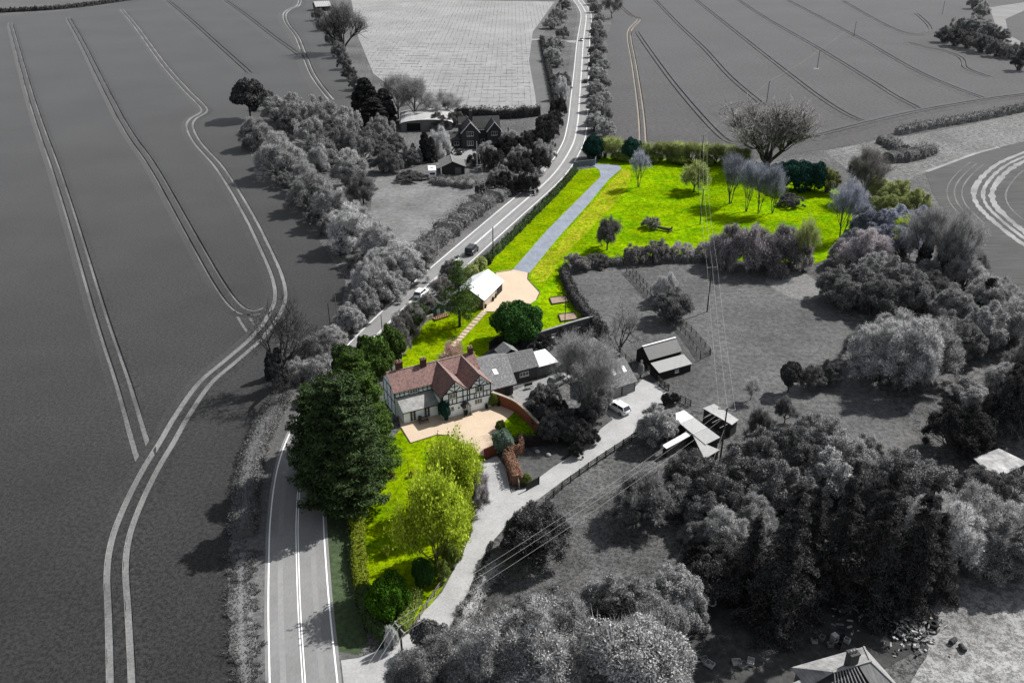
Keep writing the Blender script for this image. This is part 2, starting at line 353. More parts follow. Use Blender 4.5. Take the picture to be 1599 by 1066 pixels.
# ------------------------------------------------------------------ lawns, gravel, yards
M_lime = mat('lime_meadow', (.22, .345, .002), var=.42, scale=.9, big=.25, bigscale=.09, col2=(.13, .28, .002), detail=4, spec=0, grain=.13)
M_lawn = mat('mown_lawn', (.22, .31, .002), var=.4, scale=1.2, big=.2, bigscale=.12, col2=(.14, .25, .002), detail=4, spec=0, grain=.13)
sheet('meadow', [(745, 425), (775, 395), (820, 345), (870, 300), (897, 268), (928, 262), (940, 246), (1000, 246), (1060, 250), (1110, 250), (1180, 262), (1250, 270), (1300, 290), (1330, 330), (1322, 375), (1300, 398), (1270, 412), (1230, 410), (1180, 410), (1110, 402), (1050, 404), (1000, 404), (930, 412), (886, 424), (890, 460), (905, 482), (925, 500), (905, 508), (840, 522), (790, 532), (770, 500), (740, 470)], .02, M_lime, 3)
sheet('mown_strip', [(756, 417), (800, 372), (850, 322), (890, 283), (905, 270), (932, 265), (938, 275), (903, 309), (853, 358), (800, 420), (775, 424)], .026, M_lawn, 3)
sheet('mown_strip', [(972, 264), (955, 283), (922, 320), (873, 374), (828, 428), (850, 440), (880, 400), (930, 350), (975, 300), (985, 270)], .026, mat('mown_lawn_yellow', (.34, .36, .02), var=.45, scale=1, big=.2, bigscale=.1, col2=(.20, .32, .002), detail=4, spec=0, grain=.13), 3)
sheet('back_lawn', [(612, 590), (636, 540), (660, 504), (684, 490), (740, 478), (776, 486), (792, 500), (790, 525), (765, 545), (742, 566), (680, 585)], .03, M_lawn)
sheet('front_lawn', [(630, 664), (641, 692), (683, 679), (700, 680), (718, 690), (735, 703), (757, 713), (748, 728), (735, 745), (739, 780), (736, 822), (722, 852), (705, 888), (690, 918), (665, 955), (640, 985), (600, 990), (570, 945), (560, 900), (552, 850), (548, 800), (556, 770), (575, 740), (600, 700)], .03, M_lawn)
sheet('small_lawn', [(788, 655), (806, 640), (830, 662), (853, 690), (835, 697), (800, 696), (778, 685), (781, 668)], .034, mat('small_lawn_green', (.14, .26, .001), var=.7, scale=2, big=.2, bigscale=.2, detail=5, spec=0))
sheet('verge', [(739, 780), (744, 800), (738, 830), (726, 860), (712, 890), (696, 920), (670, 957), (645, 985), (625, 1004), (600, 1008), (600, 990), (640, 985), (665, 955), (690, 918), (705, 888), (722, 852), (736, 822)], .036, mat('verge_olive', (.10, .115, .05), var=.5, scale=1.5, big=.3, bump=.5))
M_grav = mat('tan_gravel', (.70, .555, .41), var=.12, scale=5, big=.05, bigscale=.3)
sheet('gravel_forecourt', [(626, 668), (641, 692), (683, 679), (700, 680), (718, 690), (735, 703), (757, 713), (775, 706), (777, 688), (782, 672), (789, 657), (806, 641), (775, 624), (760, 610), (690, 620), (620, 640)], .05, M_grav)
sheet('gravel_yard', [(774, 425), (800, 421), (825, 426), (824, 436), (843, 457), (838, 468), (800, 492), (776, 487), (756, 486), (752, 478), (778, 440)], .05, M_grav)
sheet('drive', [(800, 422), (855, 359), (905, 309), (938, 276), (936, 266), (928, 260), (916, 255), (930, 256), (965, 258), (971, 263), (950, 281), (917, 321), (870, 373), (826, 427)], .045, mat('blue_grey_drive', (.27, .305, .37), var=.14, scale=1.2, big=.12, bigscale=.3, stretch=(1, .3, 1, 30)))
kb = MB()
for kp in ([(800, 422), (774, 426)], [(825, 426), (824, 436), (843, 457), (838, 468)], [(626, 668), (641, 692), (683, 679), (700, 680)], [(758, 487), (776, 488)]):
    strip(path_pts(kp, 0), -.09, .09, .1, kb)
put('timber_edging', kb.mesh('timber_edging'), mat('edging_timber', (.07, .05, .04)), kind='structure')
# stepping path: individual flags
pth = put('garden_path', strip(path_pts([(757, 486), (722, 524), (690, 560)], 4), -.62, .62, .038).mesh('garden_path'), mat('path_bed', (.30, .24, .15), var=.3, scale=3), kind='structure')
PP = path_pts([(757, 486), (722, 524), (690, 560)], 9); PN = normals(PP)
flag = MB().slab([(-.33, -.5, .06), (.33, -.5, .06), (.33, .5, .06), (-.33, .5, .06)], .05).mesh('flagstone')
dlen = 0
for i in range(0, len(PP) - 1):
    seg = PP[i + 1] - PP[i]; L_ = np.linalg.norm(seg); k = int(L_ / .72)
    for j in range(k):
        p = PP[i] + seg * (j + .5) / k; o = put('flagstone', flag, mat('flagstone_buff', (.62, .50, .36), var=.2, scale=2), parent=pth)
        o.location = (p[0], p[1], rnd.uniform(-.004, .01)); o.rotation_euler = (0, 0, math.atan2(seg[1], seg[0]) + rnd.uniform(-.05, .05))
M_drive = gm('white_gravel', .44, var=.16, scale=3.5, big=.12, bigscale=.25)
sheet('driveway', [(526, 1120), (524, 1032), (560, 1027), (590, 1016), (620, 1003), (640, 985), (662, 955), (690, 925), (707, 893), (722, 866), (736, 830), (740, 790), (736, 745), (750, 722), (776, 712), (790, 730), (797, 768), (820, 762), (860, 732), (905, 703), (940, 668), (957, 655), (942, 640), (935, 622), (990, 606), (1003, 592), (1022, 600), (1042, 612), (1042, 628), (1025, 645), (1000, 668), (970, 690), (930, 716), (880, 750), (840, 780), (800, 810), (772, 842), (760, 872), (745, 902), (725, 938), (705, 978), (690, 1002), (655, 1040), (620, 1075), (600, 1120)], .048, M_drive)
sheet('yard', [(797, 612), (842, 593), (876, 582), (890, 590), (870, 606), (830, 622), (820, 640), (806, 630)], .04, gm('yard_gravel', .32, var=.25, scale=2))
sheet('paddock', [(886, 424), (1000, 408), (1110, 408), (1210, 430), (1300, 470), (1380, 620), (1440, 690), (1400, 760), (1250, 720), (1150, 680), (1090, 640), (1045, 615), (1000, 590), (960, 565), (935, 535), (925, 500), (900, 460)], .015, gm('paddock_grass', .12, var=.36, scale=1, big=.25, bigscale=.06, detail=4, spec=.05, grain=.13, sheen=.1))
sheet('paddock', [(760, 905), (800, 830), (850, 780), (900, 745), (960, 712), (1010, 680), (1060, 720), (1080, 800), (1060, 860), (980, 900), (900, 930), (820, 960), (730, 990)], .015, gm('lower_paddock_grass', .11, var=.55, scale=1.8, big=.4, bigscale=.12, detail=4, spec=.05, grain=.13, sheen=.05))
sheet('side_garden', [(798, 742), (818, 764), (860, 730), (905, 700), (938, 668), (955, 655), (940, 640), (880, 660), (840, 700), (800, 715)], .03, gm('side_garden_grass', .085, var=.45, scale=1.4, bump=.5))
sheet('courtyard', [(840, 545), (870, 525), (925, 508), (960, 545), (965, 560), (935, 575), (870, 580)], .02, gm('courtyard_grey', .11, var=.4, scale=1.2))
sheet('pale_bank', [(1195, 440), (1215, 425), (1260, 428), (1285, 455), (1270, 468), (1235, 465)], .03, gm('pale_bank_grass', .2, var=.5, scale=1.5, bump=.5), 3)
sheet('scrub_floor', [(980, 990), (1100, 900), (1250, 860), (1420, 900), (1440, 1010), (1250, 1120), (950, 1120)], .02, gm('leaf_litter', .05, var=.5, scale=1.2, big=.4, bump=.5))
sheet('dirt_yard', [(1405, 950), (1440, 915), (1500, 885), (1640, 860), (1700, 1150), (1400, 1150), (1425, 1060), (1450, 1010)], .025, gm('dirt_yard_pale', .24, var=.5, detail=4, grain=.12, scale=.8, big=.35, bigscale=.09, bump=.6), 3)
sheet('neighbour_lawn', [(585, 285), (605, 272), (645, 279), (700, 285), (742, 294), (748, 312), (700, 344), (655, 372), (615, 385), (580, 350)], .02, gm('neighbour_lawn_grass', .19, var=.35, scale=.9, big=.25, bigscale=.07, bump=.5), 3)
sheet('neighbour_drive', [(695, 240), (730, 230), (745, 235), (742, 248), (715, 250), (690, 252)], .03, gm('yard_gravel', .32))
sheet('neighbour_bed', [(560, 235), (620, 220), (625, 245), (560, 275)], .02, gm('neighbour_lawn_grass', .19))

# ================================================================== VEGETATION
def unit(a): return a / (np.linalg.norm(a, axis=-1, keepdims=True) + 1e-9)
def strips_tri(P, D, Ln, Wd, rs):
    """thin tapering twigs: one triangle each"""
    n = len(P); side = unit(np.cross(D, rs.normal(size=(n, 3)))); Ln = np.asarray(Ln).reshape(-1, 1); Wd = np.asarray(Wd).reshape(-1, 1)
    V = np.empty((n, 3, 3)); V[:, 0] = P - side * Wd / 2; V[:, 1] = P + side * Wd / 2; V[:, 2] = P + D * Ln
    return V.reshape(-1, 3), np.arange(n * 3).reshape(-1, 3)
def leaf_quads(P, Nn, s, rs, asp=1.5):
    n = len(P); a = unit(np.cross(Nn, rs.normal(size=(n, 3)))); b = np.cross(Nn, a); s = np.asarray(s).reshape(-1, 1)
    V = np.empty((n, 4, 3)); V[:, 0] = P - a * s * asp / 2; V[:, 1] = P - b * s / 2; V[:, 2] = P + a * s * asp / 2; V[:, 3] = P + b * s / 2
    return V.reshape(-1, 3), np.arange(n * 4).reshape(-1, 4)
def tubes_mesh(name, segs, n=5):
    b = MB()
    for P, Rr in segs: b.tube(P, Rr, n, cap=False)
    me = bpy.data.meshes.new(name); me.from_pydata(b.v, [], b.f); me.update(); me.polygons.foreach_set('use_smooth', [True] * len(me.polygons)); return me

def shrub_proto(seed, Rr=3., Hh=4., lobes=42, tw=360, w=.042, flowers=0, fs=.13, L=(.25, .65), leaves=150, ls=.085):
    """bare many-stemmed bush: twigs bursting out of many small lobes"""
    rs = np.random.RandomState(seed); Vs, Ts, Qs, o = [], [], [], 0; QV = []; stems = []
    for k in range(lobes):
        a = rs.rand() * 6.283; r = Rr * (.84 if rs.rand() < .8 else .98) * math.sqrt(rs.rand()); zt = Hh * .86 * math.sqrt(max(.06, 1 - (r / Rr) ** 2)) * rs.uniform(.7, 1.12)
        z = zt * (.35 + .65 * rs.rand() ** .5); c = np.array((r * math.cos(a), r * math.sin(a), z)); lr = Rr * rs.uniform(.14, .34) * min(1, 3.6 / Rr)
        out = unit(c - np.array((0, 0, Hh * .15))); m = tw
        D = unit(rs.normal(size=(m, 3)) * .75 + out * .7 + np.array((0, 0, .3)))
        P = c + D * lr * (rs.rand(m, 1) ** .7 * .9 - .15)
        V, T = strips_tri(P, unit(D + rs.normal(size=(m, 3)) * .7), rs.uniform(*L, size=m), rs.uniform(.5, 1.3, size=m) * w, rs)
        Vs.append(V); Ts.append(T + o); o += len(V)
        for cnt, size, far in ((flowers, fs, .95), (leaves, ls, .8)):
            if not cnt: continue
            D = unit(rs.normal(size=(cnt, 3)) * .7 + out * .7 + np.array((0, 0, .3))); P = c + D * lr * rs.uniform(.5, 1.25, size=(cnt, 1)) * far
            V, Q = leaf_quads(P, unit(D + rs.normal(size=(cnt, 3)) * .8), rs.uniform(.6, 1.4, cnt) * size, rs, 1.2); Vs.append(V); Qs.append(Q + o); o += len(V)
        if k % 2 == 0:
            p0 = np.array((rs.normal() * .12 * Rr, rs.normal() * .12 * Rr, -.1)); mid = (p0 + c) / 2 + rs.normal(size=3) * .15 + np.array((0, 0, .25))
            stems.append(([tuple(p0), tuple(mid), tuple(c), tuple(c + unit(out + rs.normal(size=3) * .3) * lr * 1.35)], [.08, .06, .045, .02]))
    return (tubes_mesh('stems', stems, 4), mesh_np('foliage', np.concatenate(Vs), np.concatenate(Ts), np.concatenate(Qs) if Qs else None))
def leafy_proto(seed, Rr=3., Hh=6., z0=1.2, lobes=60, lv=190, s=.26, shape=1., column=0., twig=0):
    """leafed tree: leaf clumps round many lobes on a limbed trunk"""
    rs = np.random.RandomState(seed); Vs, Qs, Ts, o = [], [], [], 0; stems = []
    ch = (Hh - z0) / 2; cz = z0 + ch
    stems.append(([(0, 0, -.2), (.05, 0, z0), (.1, .05, cz), (0, 0, Hh * .85)], [.045 * Rr + .06, .04 * Rr + .05, .1, .03]))
    for k in range(lobes):
        if column:
            t = rs.rand() ** .85; zz = z0 + t * (Hh - z0) * .95; rad = Rr * (1 - t ** column) ** .55 * .82; a = rs.rand() * 6.283
            q = math.sqrt(rs.uniform(.3, 1)); c = np.array((rad * q * math.cos(a), rad * q * math.sin(a), zz)); lr = Rr * rs.uniform(.2, .34) * (1.1 - .5 * t)
            out = unit(np.array((math.cos(a), math.sin(a), .5)))
        else:
            d = unit(rs.normal(size=3)); d[2] = abs(d[2]) * 1.1 - .35 if rs.rand() < .8 else d[2]; q = rs.uniform(.45, .86)
            c = np.array((d[0] * Rr * q, d[1] * Rr * q, cz + d[2] * ch * q)); lr = Rr * rs.uniform(.2, .36); out = unit(d * np.array((1, 1, shape)) + np.array((0, 0, .3)))
        m = int(lv * (lr / (Rr * .28)) ** 1.5)
        D = unit(rs.normal(size=(m, 3)) + out * .5); rr = lr * (.55 + .45 * rs.rand(m, 1) ** .5); P = c + D * rr * np.array((1, 1, .85))
        V, Q = leaf_quads(P, unit(D * .8 + rs.normal(size=(m, 3)) * .6 + np.array((0, 0, .35))), rs.uniform(.6, 1.4, m) * s, rs)
        Vs.append(V); Qs.append(Q + o); o += len(V)
        if twig:
            D = unit(rs.normal(size=(twig, 3)) * .6 + out); V, T = strips_tri(c + D * lr * .4, D, rs.uniform(.5, 1.1, twig) * lr, np.full(twig, .05), rs); Vs.append(V); Ts.append(T + o); o += len(V)
        if k % 2 == 0:
            b0 = np.array((0, 0, min(max(z0 * .6, c[2] * .55), Hh * .7))); mid = (b0 + c) / 2 + rs.normal(size=3) * .15
            stems.append(([tuple(b0), tuple(mid), tuple(c)], [.09, .055, .02]))
    return (tubes_mesh('trunk', stems, 5), mesh_np('crown', np.concatenate(Vs), np.concatenate(Ts) if Ts else None, np.concatenate(Qs)))
def bare_proto(seed, Hh=10., spread=.5, forks=5, trunk=.25, tr=.22, tw=34, w=.035, multi=1, tl=(.5, 1.1), lev=3, leaves=0, ls=.15, up=.25):
    """leafless tree: trunk, limbs, boughs and a haze of twigs"""
    rs = np.random.RandomState(seed); segs, tips = [], []
    def grow(p, d, ln, r, lv):
        pts, rad = [p], [r]; n = 3
        for i in range(n):
            d = unit(d + rs.normal(size=3) * .16 + np.array((0, 0, .05))); p = p + d * ln / n; pts.append(p); rad.append(r * (1 - .5 * (i + 1) / n))
            if lv < lev and i > 0:
                for k in range(forks if i == n - 1 else forks - 2):
                    grow(p, unit(d * .75 + unit(rs.normal(size=3)) * (spread + .15 * lv) + np.array((0, 0, up))), ln * rs.uniform(.5, .8), rad[-1] * rs.uniform(.5, .72), lv + 1)
            if lv >= 2: tips.append((p, d, ln))
        segs.append(([tuple(q) for q in pts], rad))
    for m in range(multi):
        a = 6.283 * m / multi; off = np.array((math.cos(a), math.sin(a), 0)) * (.25 if multi > 1 else 0)
        d0 = unit(np.array((0, 0, 1.)) + off * 1.1 + rs.normal(size=3) * .04); p0 = off + np.array((0, 0, -.2)); ln = Hh * trunk
        p1 = p0 + d0 * ln; segs.append(([tuple(p0), tuple((p0 + p1) / 2), tuple(p1)], [tr * 1.25, tr, tr * .85]))
        for k in range(forks):
            b = 6.283 * (k + rs.rand() * .6) / forks
            grow(p1 - d0 * rs.rand() * ln * .3, unit(d0 * .8 + np.array((math.cos(b), math.sin(b), 0)) * spread * 1.35), Hh * .36, tr * .6, 1)
        grow(p1, d0, Hh * .38, tr * .65, 1)
    P = np.array([t[0] for t in tips]); Dd = np.array([t[1] for t in tips]); i = np.repeat(np.arange(len(P)), tw); n = len(i)
    D = unit(Dd[i] * .5 + unit(rs.normal(size=(n, 3))) * .75 + np.array((0, 0, .15)))
    Q0 = P[i] + rs.normal(size=(n, 3)) * Hh * .02
    V, T = strips_tri(Q0, D, rs.uniform(*tl, size=n) * Hh / 10, rs.uniform(.5, 1.3, n) * w, rs); Q = None
    if leaves:
        j = np.repeat(np.arange(len(P)), leaves); m = len(j); LV, Q = leaf_quads(P[j] + rs.normal(size=(m, 3)) * Hh * .045, unit(rs.normal(size=(m, 3)) + np.array((0, 0, .5))), rs.uniform(.6, 1.4, m) * ls, rs)
        Q = Q + len(V); V = np.concatenate([V, LV])
    zt = np.percentile(V[:, 2], 99.5); rw = np.percentile(np.hypot(V[:, 0], V[:, 1]), 98)
    return (tubes_mesh('trunk', segs, 5), mesh_np('crown', V, T, Q), rw, zt)
def conifer_proto(seed, Hh=18., Rr=5., levels=17, per=7, nd=420, droop=.46, dens=1., s=.10, z0=.06, gap=0., pw=.75, bw=.24):
    rs = np.random.RandomState(seed); Vs, Qs, o = [], [], 0; segs = [([(0, 0, -.3), (0, 0, Hh * .5), (0, 0, Hh)], [.32, .2, .03])]
    for l in range(levels):
        t = (l + rs.rand() * .6) / levels; z = Hh * (z0 + (1 - z0) * t)
        for k in range(per):
            if rs.rand() < gap: continue
            a = 6.283 * (k + rs.rand()) / per; ln = Rr * ((1 - t) ** pw + .04) * rs.uniform(.65, 1.1); dx = np.array((math.cos(a), math.sin(a), 0)); pr = np.array((-dx[1], dx[0], 0))
            m = max(6, int(nd * (ln / Rr + .15) * dens)); u = rs.rand(m) ** .75
            dz = -droop * ln * u ** 1.3 + .22 * ln * np.maximum(0, u - .7) + .1 * ln * u
            wdt = bw * ln * (1 - u * .75) + .12
            P = np.array((0, 0, z)) + dx * (u * ln)[:, None] + pr * (rs.normal(size=m) * wdt)[:, None]; P[:, 2] += dz - np.abs(rs.normal(size=m)) * .25
            Nn = unit(np.array((0, 0, .8)) + dx * .35 + rs.normal(size=(m, 3)) * .5); V, Q = leaf_quads(P, Nn, rs.uniform(.6, 1.3, m) * s, rs, 3.6); Vs.append(V); Qs.append(Q + o); o += len(V)
            if l % 2 == 0: segs.append(([(0, 0, z), tuple(np.array((0, 0, z - droop * ln * .3)) + dx * ln * .55), tuple(np.array((0, 0, z - droop * ln * .75)) + dx * ln * .97)], [.06, .04, .015]))
    return (tubes_mesh('trunk', segs, 4), mesh_np('crown', np.concatenate(Vs), None, np.concatenate(Qs)))
PROTO = {
    'shrub': [shrub_proto(s) + (3.1, 4.1) for s in (1, 2, 3, 4)],
    'scrub': [shrub_proto(s, w=.045, tw=240, leaves=300, ls=.13) + (3.1, 4.1) for s in (11, 12, 13)],
    'bigshrub': [shrub_proto(s, Rr=5., Hh=5., lobes=80, tw=420, w=.042, leaves=210, ls=.09) + (5.1, 5.2) for s in (5, 6)],
    'bigscrub': [shrub_proto(s, Rr=5., Hh=5., lobes=80, tw=280, w=.045, leaves=420, ls=.13) + (5.1, 5.2) for s in (7, 8)],
    'tallshrub': [shrub_proto(s, Rr=3.5, Hh=8., lobes=100, tw=330, w=.042, leaves=170, ls=.09) + (3.6, 8.2) for s in (15, 16)],
    'tallscrub': [shrub_proto(s, Rr=3.5, Hh=8., lobes=100, tw=220, w=.045, leaves=330, ls=.13) + (3.6, 8.2) for s in (17, 18)],
    'blossom': [shrub_proto(s, flowers=150, fs=.11, L=(.3, .8)) + (3.1, 4.1) for s in (21, 22)],
    'broom': [shrub_proto(s, Rr=1.6, Hh=5., lobes=24, tw=260, w=.035, L=(.6, 1.5)) + (1.7, 5.6) for s in (31, 32)],
    'leafy': [leafy_proto(s, lobes=75, lv=330, s=.19) + (3.2, 6.2) for s in (41, 42, 43)],
    'fleck': [leafy_proto(s, lobes=48, lv=620, s=.085, twig=60) + (3.2, 6.2) for s in (44, 45)],
    'bush': [leafy_proto(s, Hh=4., z0=.0, lobes=75, lv=330, s=.16) + (3.1, 4.2) for s in (51, 52)],
    'cypress': [leafy_proto(s, Rr=2.6, Hh=10., z0=.3, lobes=130, lv=300, s=.2, column=1.9, twig=12) + (2.7, 10.2) for s in (61, 62)],
    'bare': [bare_proto(s, tw=20, w=.028) for s in (71, 72, 73)],
    'oak': [bare_proto(81, Hh=16, spread=.55, forks=7, trunk=.07, tr=.55, tw=3, w=.06, tl=(.4, .8), up=.4), bare_proto(82, Hh=16, spread=.6, forks=6, trunk=.2, tr=.5, tw=5, w=.06, tl=(.4, .8))],
    'snag': [bare_proto(91, Hh=12, spread=.75, forks=4, trunk=.26, tr=.36, tw=4, w=.06, tl=(.5, 1.2), up=.1)],
    'alder': [bare_proto(s, Hh=10, spread=.34, forks=4, trunk=.3, tr=.15, tw=11, multi=3, w=.035) for s in (101, 102)],
    'orchard': [bare_proto(s, Hh=5, spread=.75, forks=5, trunk=.24, tr=.16, tw=24, w=.035, tl=(.6, 1.3), leaves=2, ls=.1) for s in (111, 112)],
    'cherry': [bare_proto(115, Hh=5, spread=.75, forks=4, trunk=.2, tr=.1, tw=7, w=.05, tl=(.5, 1.), leaves=3, ls=.09)],
    'spring': [bare_proto(s, Hh=10, spread=.45, forks=5, trunk=.16, tr=.18, tw=10, w=.04, leaves=7, ls=.23) for s in (121, 122)],
    'broad': [conifer_proto(s, Hh=20., Rr=6., levels=25, per=10, nd=260, droop=.04, s=.16, z0=.04, pw=.36, bw=.2) + (5.7, 20.) for s in (151, 152)],
    'spruce': [conifer_proto(s, bw=.15, pw=.95) + (4.6, 18.) for s in (131, 132)],
    'cedar': [conifer_proto(141, Hh=14., Rr=4.6, levels=17, per=6, nd=170, droop=.12, s=.11, z0=.2, gap=.25) + (4.6, 14.)],
}
def plant(kind, m, items, name, label, cat, group=None, wood=None, rot=None):
    """items: (x, y of the foot in the survey photograph, row of the top, width in its pixels)"""
    wood = wood or (gm('stem_grey', .2, var=.4, scale=2, obj=True) if kind in ('shrub', 'scrub', 'blossom') else gm('bark_grey', .07, var=.3, scale=4, obj=True))
    for it in items:
        bx, by, ty, wp = it[:4]; mm = m; lb = it[4] if len(it) > 4 else label
        h = Ht(bx, by, ty); r = wp / ppm(by) / 2; k2 = kind if kind not in ('shrub', 'scrub') else ('tall' + kind if h / r > 1.75 else 'big' + kind if (r > 3.3 or h > 6) else kind); tr, cr, pr, ph = rnd.choice(PROTO[k2]); X, Y, _ = G(bx, by)
        t = thing(name, lb, cat, (X, Y, 0), rnd.uniform(0, 6.28) if rot is None else rot, group if len(items) > 1 or group else None)
        t.scale = (r / pr * rnd.uniform(.94, 1.06), r / pr * rnd.uniform(.94, 1.06), h / ph)
        bushy = kind in ('shrub', 'scrub', 'blossom', 'broom', 'bush')
        a = put('stems' if bushy else 'trunk', tr, wood, parent=t); c = put('foliage' if bushy else 'crown', cr, mm, parent=t)
def hedge(px, wd, hg, m, name, label, dens=70, s=.18, twig=0, tm=None, n=5, group=None, rough=.25, cat='hedge'):
    """hedge: a noisy rounded run of leaf and twig over a dense core"""
    P = path_pts(px, n); rs = np.random.RandomState(abs(hash(label)) % 99991 if False else sum(map(ord, label)) % 99991)
    seg = [np.linalg.norm(P[i + 1] - P[i]) for i in range(len(P) - 1)]; Ltot = sum(seg); cum = np.concatenate([[0], np.cumsum(seg)]); N = normals(P)
    PA = np.array(P); NA = np.array(N)
    def at(u): return np.stack([np.interp(u, cum, PA[:, 0]), np.interp(u, cum, PA[:, 1])], 1), np.stack([np.interp(u, cum, NA[:, 0]), np.interp(u, cum, NA[:, 1])], 1)
    ph = rs.rand(8) * 6.28
    def wob(u): return 1 + rough * (np.sin(u * .9 + ph[0]) * .35 + np.sin(u * 2.1 + ph[1]) * .35 + np.sin(u * 4.7 + ph[2]) * .3)
    k = int(Ltot * dens); u = rs.rand(k) * Ltot; c, nn = at(u); a = rs.rand(k) * math.pi; q = rs.uniform(.8, 1.08, k) * wob(u)
    sq = lambda v: np.sign(v) * np.abs(v) ** .6
    off = sq(np.cos(a)) * wd / 2 * q; z = sq(np.sin(a)) * hg * q
    V0 = np.stack([c[:, 0] + nn[:, 0] * off, c[:, 1] + nn[:, 1] * off, z], 1)
    Nn = unit(np.stack([nn[:, 0] * np.cos(a), nn[:, 1] * np.cos(a), np.sin(a)], 1) * .9 + rs.normal(size=(k, 3)) * .6)
    V, Q = leaf_quads(V0, Nn, rs.uniform(.6, 1.4, k) * s, rs, 1.3); Vs, Qs, Ts = [V], [Q], []; o = len(V)
    if twig:
        k2 = int(Ltot * twig); u = rs.rand(k2) * Ltot; c, nn = at(u); a = rs.rand(k2) * math.pi; q = rs.uniform(.5, 1., k2) * wob(u)
        off = sq(np.cos(a)) * wd / 2 * q; z = sq(np.sin(a)) * hg * q; P0 = np.stack([c[:, 0] + nn[:, 0] * off, c[:, 1] + nn[:, 1] * off, z], 1)
        D = unit(np.stack([nn[:, 0] * np.cos(a), nn[:, 1] * np.cos(a), np.sin(a) + .4], 1) + rs.normal(size=(k2, 3)) * .5)
        V, T = strips_tri(P0, D, rs.uniform(.3, .9, k2), np.full(k2, .05), rs); Vs.append(V); Ts.append(T + o); o += len(V)
    X, Y = PA[len(PA) // 2]
    t = thing(name, label, cat, (X, Y, 0), 0, group)
    VV = np.concatenate(Vs); VV[:, 0] -= X; VV[:, 1] -= Y
    put('foliage', mesh_np('foliage', VV, np.concatenate(Ts) if Ts else None, np.concatenate(Qs)), m, parent=t)
    us = np.linspace(.2, Ltot - .2, max(3, int(Ltot / 1.2))); c, nn = at(us); wb = wob(us); b = MB(); K_ = 7
    for i in range(len(us)):
        for j in range(K_):
            a = math.pi * j / (K_ - 1); of = sq(np.cos(a)) * wd / 2 * .8 * wb[i]; b.v.append((c[i, 0] + nn[i, 0] * of - X, c[i, 1] + nn[i, 1] * of - Y, sq(np.sin(a)) * hg * .8 * wb[i] - .02))
    for i in range(len(us) - 1):
        for j in range(K_ - 1): q = i * K_ + j; b.f.append((q, q + 1, q + K_ + 1, q + K_))
    b.f.append(tuple(range(K_))); b.f.append(tuple((len(us) - 1) * K_ + j for j in range(K_ - 1, -1, -1)))
    b.build('core', m, parent=t)

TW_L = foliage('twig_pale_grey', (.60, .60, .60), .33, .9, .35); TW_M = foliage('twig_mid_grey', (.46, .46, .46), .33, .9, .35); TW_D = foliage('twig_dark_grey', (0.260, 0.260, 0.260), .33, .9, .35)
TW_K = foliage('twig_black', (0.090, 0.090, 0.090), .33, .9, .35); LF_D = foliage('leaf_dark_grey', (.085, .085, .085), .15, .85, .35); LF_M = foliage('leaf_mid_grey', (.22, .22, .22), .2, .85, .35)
LF_L = foliage('leaf_pale_grey', (.46, .46, .46), .25, .8); BLO = foliage('blossom_pale', (0.800, 0.800, 0.800), .2, .5)
TW_B = foliage('twig_blue_grey', (0.425, 0.450, 0.537), .33, .9, .35); TW_P = foliage('twig_mauve_grey', (0.520, 0.480, 0.500), .33, .9, .35); TW_O = foliage('twig_olive', (0.480, 0.540, 0.220), .33, .9, .35); TW_N = foliage('twig_brown_grey', (0.338, 0.325, 0.312), .33, .9, .35)
LF_G = foliage('leaf_dark_green', (0.056, 0.136, 0.035), .2, .6); LF_GG = foliage('leaf_bright_green', (.085, .20, .02), .35, .5); LF_Y = foliage('leaf_lime_yellow', (.54, .68, .06), .5, .6)
LF_T = foliage('leaf_teal_dark', (0.032, 0.088, 0.072), .15, .6); LF_O = foliage('leaf_olive', (0.208, 0.272, 0.064), .25, .6); LF_C = foliage('leaf_cypress', (.075, .115, .048), .2, .8)
LF_GD = foliage('leaf_cypress_green', (.10, .17, .04), .25, .75); BRN = foliage('leaf_beech_brown', (0.352, 0.208, 0.144), .2, .5); PNK = foliage('twig_pink', (0.840, 0.540, 0.480), .33, .9, .35)
LF_S = foliage('leaf_sage', (0.256, 0.352, 0.272), .15, .4)

LF_SP = foliage('leaf_spruce_grey', (.065, .065, .065), .1, .95)
# --- neighbour's tree belt
plant('leafy', LF_D, [(392, 186, 118, 58)], 'holm_oak', 'dark dense evergreen tree at the field end of the tree belt', 'tree')
plant('shrub', TW_L, [(402, 232, 178, 56), (442, 276, 200, 84), (478, 300, 244, 50), (486, 328, 262, 66), (520, 352, 280, 60), (548, 390, 312, 80), (592, 408, 338, 70), (626, 430, 366, 74), (580, 455, 398, 70), (560, 360, 310, 50), (600, 440, 380, 60)], 'bare_shrub', 'tall pale leafless shrub in the belt shading the crop field', 'shrub', 'pale shrubs along the belt')
plant('scrub', TW_M, [(432, 190, 146, 48), (470, 196, 142, 66), (508, 205, 152, 64), (545, 218, 165, 60), (484, 228, 178, 64), (528, 246, 190, 64), (565, 250, 202, 60), (595, 222, 178, 54), (500, 262, 208, 60), (548, 292, 232, 58), (420, 170, 140, 34)], 'garden_shrub', 'mid-grey bushy shrub inside the neighbouring garden belt', 'shrub', 'shrubs inside the belt')
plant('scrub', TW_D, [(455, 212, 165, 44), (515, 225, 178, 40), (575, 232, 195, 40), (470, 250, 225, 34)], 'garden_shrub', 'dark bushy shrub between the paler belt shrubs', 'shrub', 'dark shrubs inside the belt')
plant('scrub', TW_D, [(396, 236, 212, 34), (418, 262, 236, 40), (446, 292, 266, 40), (470, 318, 292, 36), (492, 345, 318, 38), (512, 366, 340, 36), (536, 396, 366, 40), (562, 424, 394, 40), (575, 445, 416, 36), (404, 212, 190, 26)], 'edge_scrub', 'low dark scrub added as shade along the field edge below the pale belt shrubs', 'scrub', 'added shade scrub at the field edge')  # dark scrub added to stand in for the shadow at the belt's foot
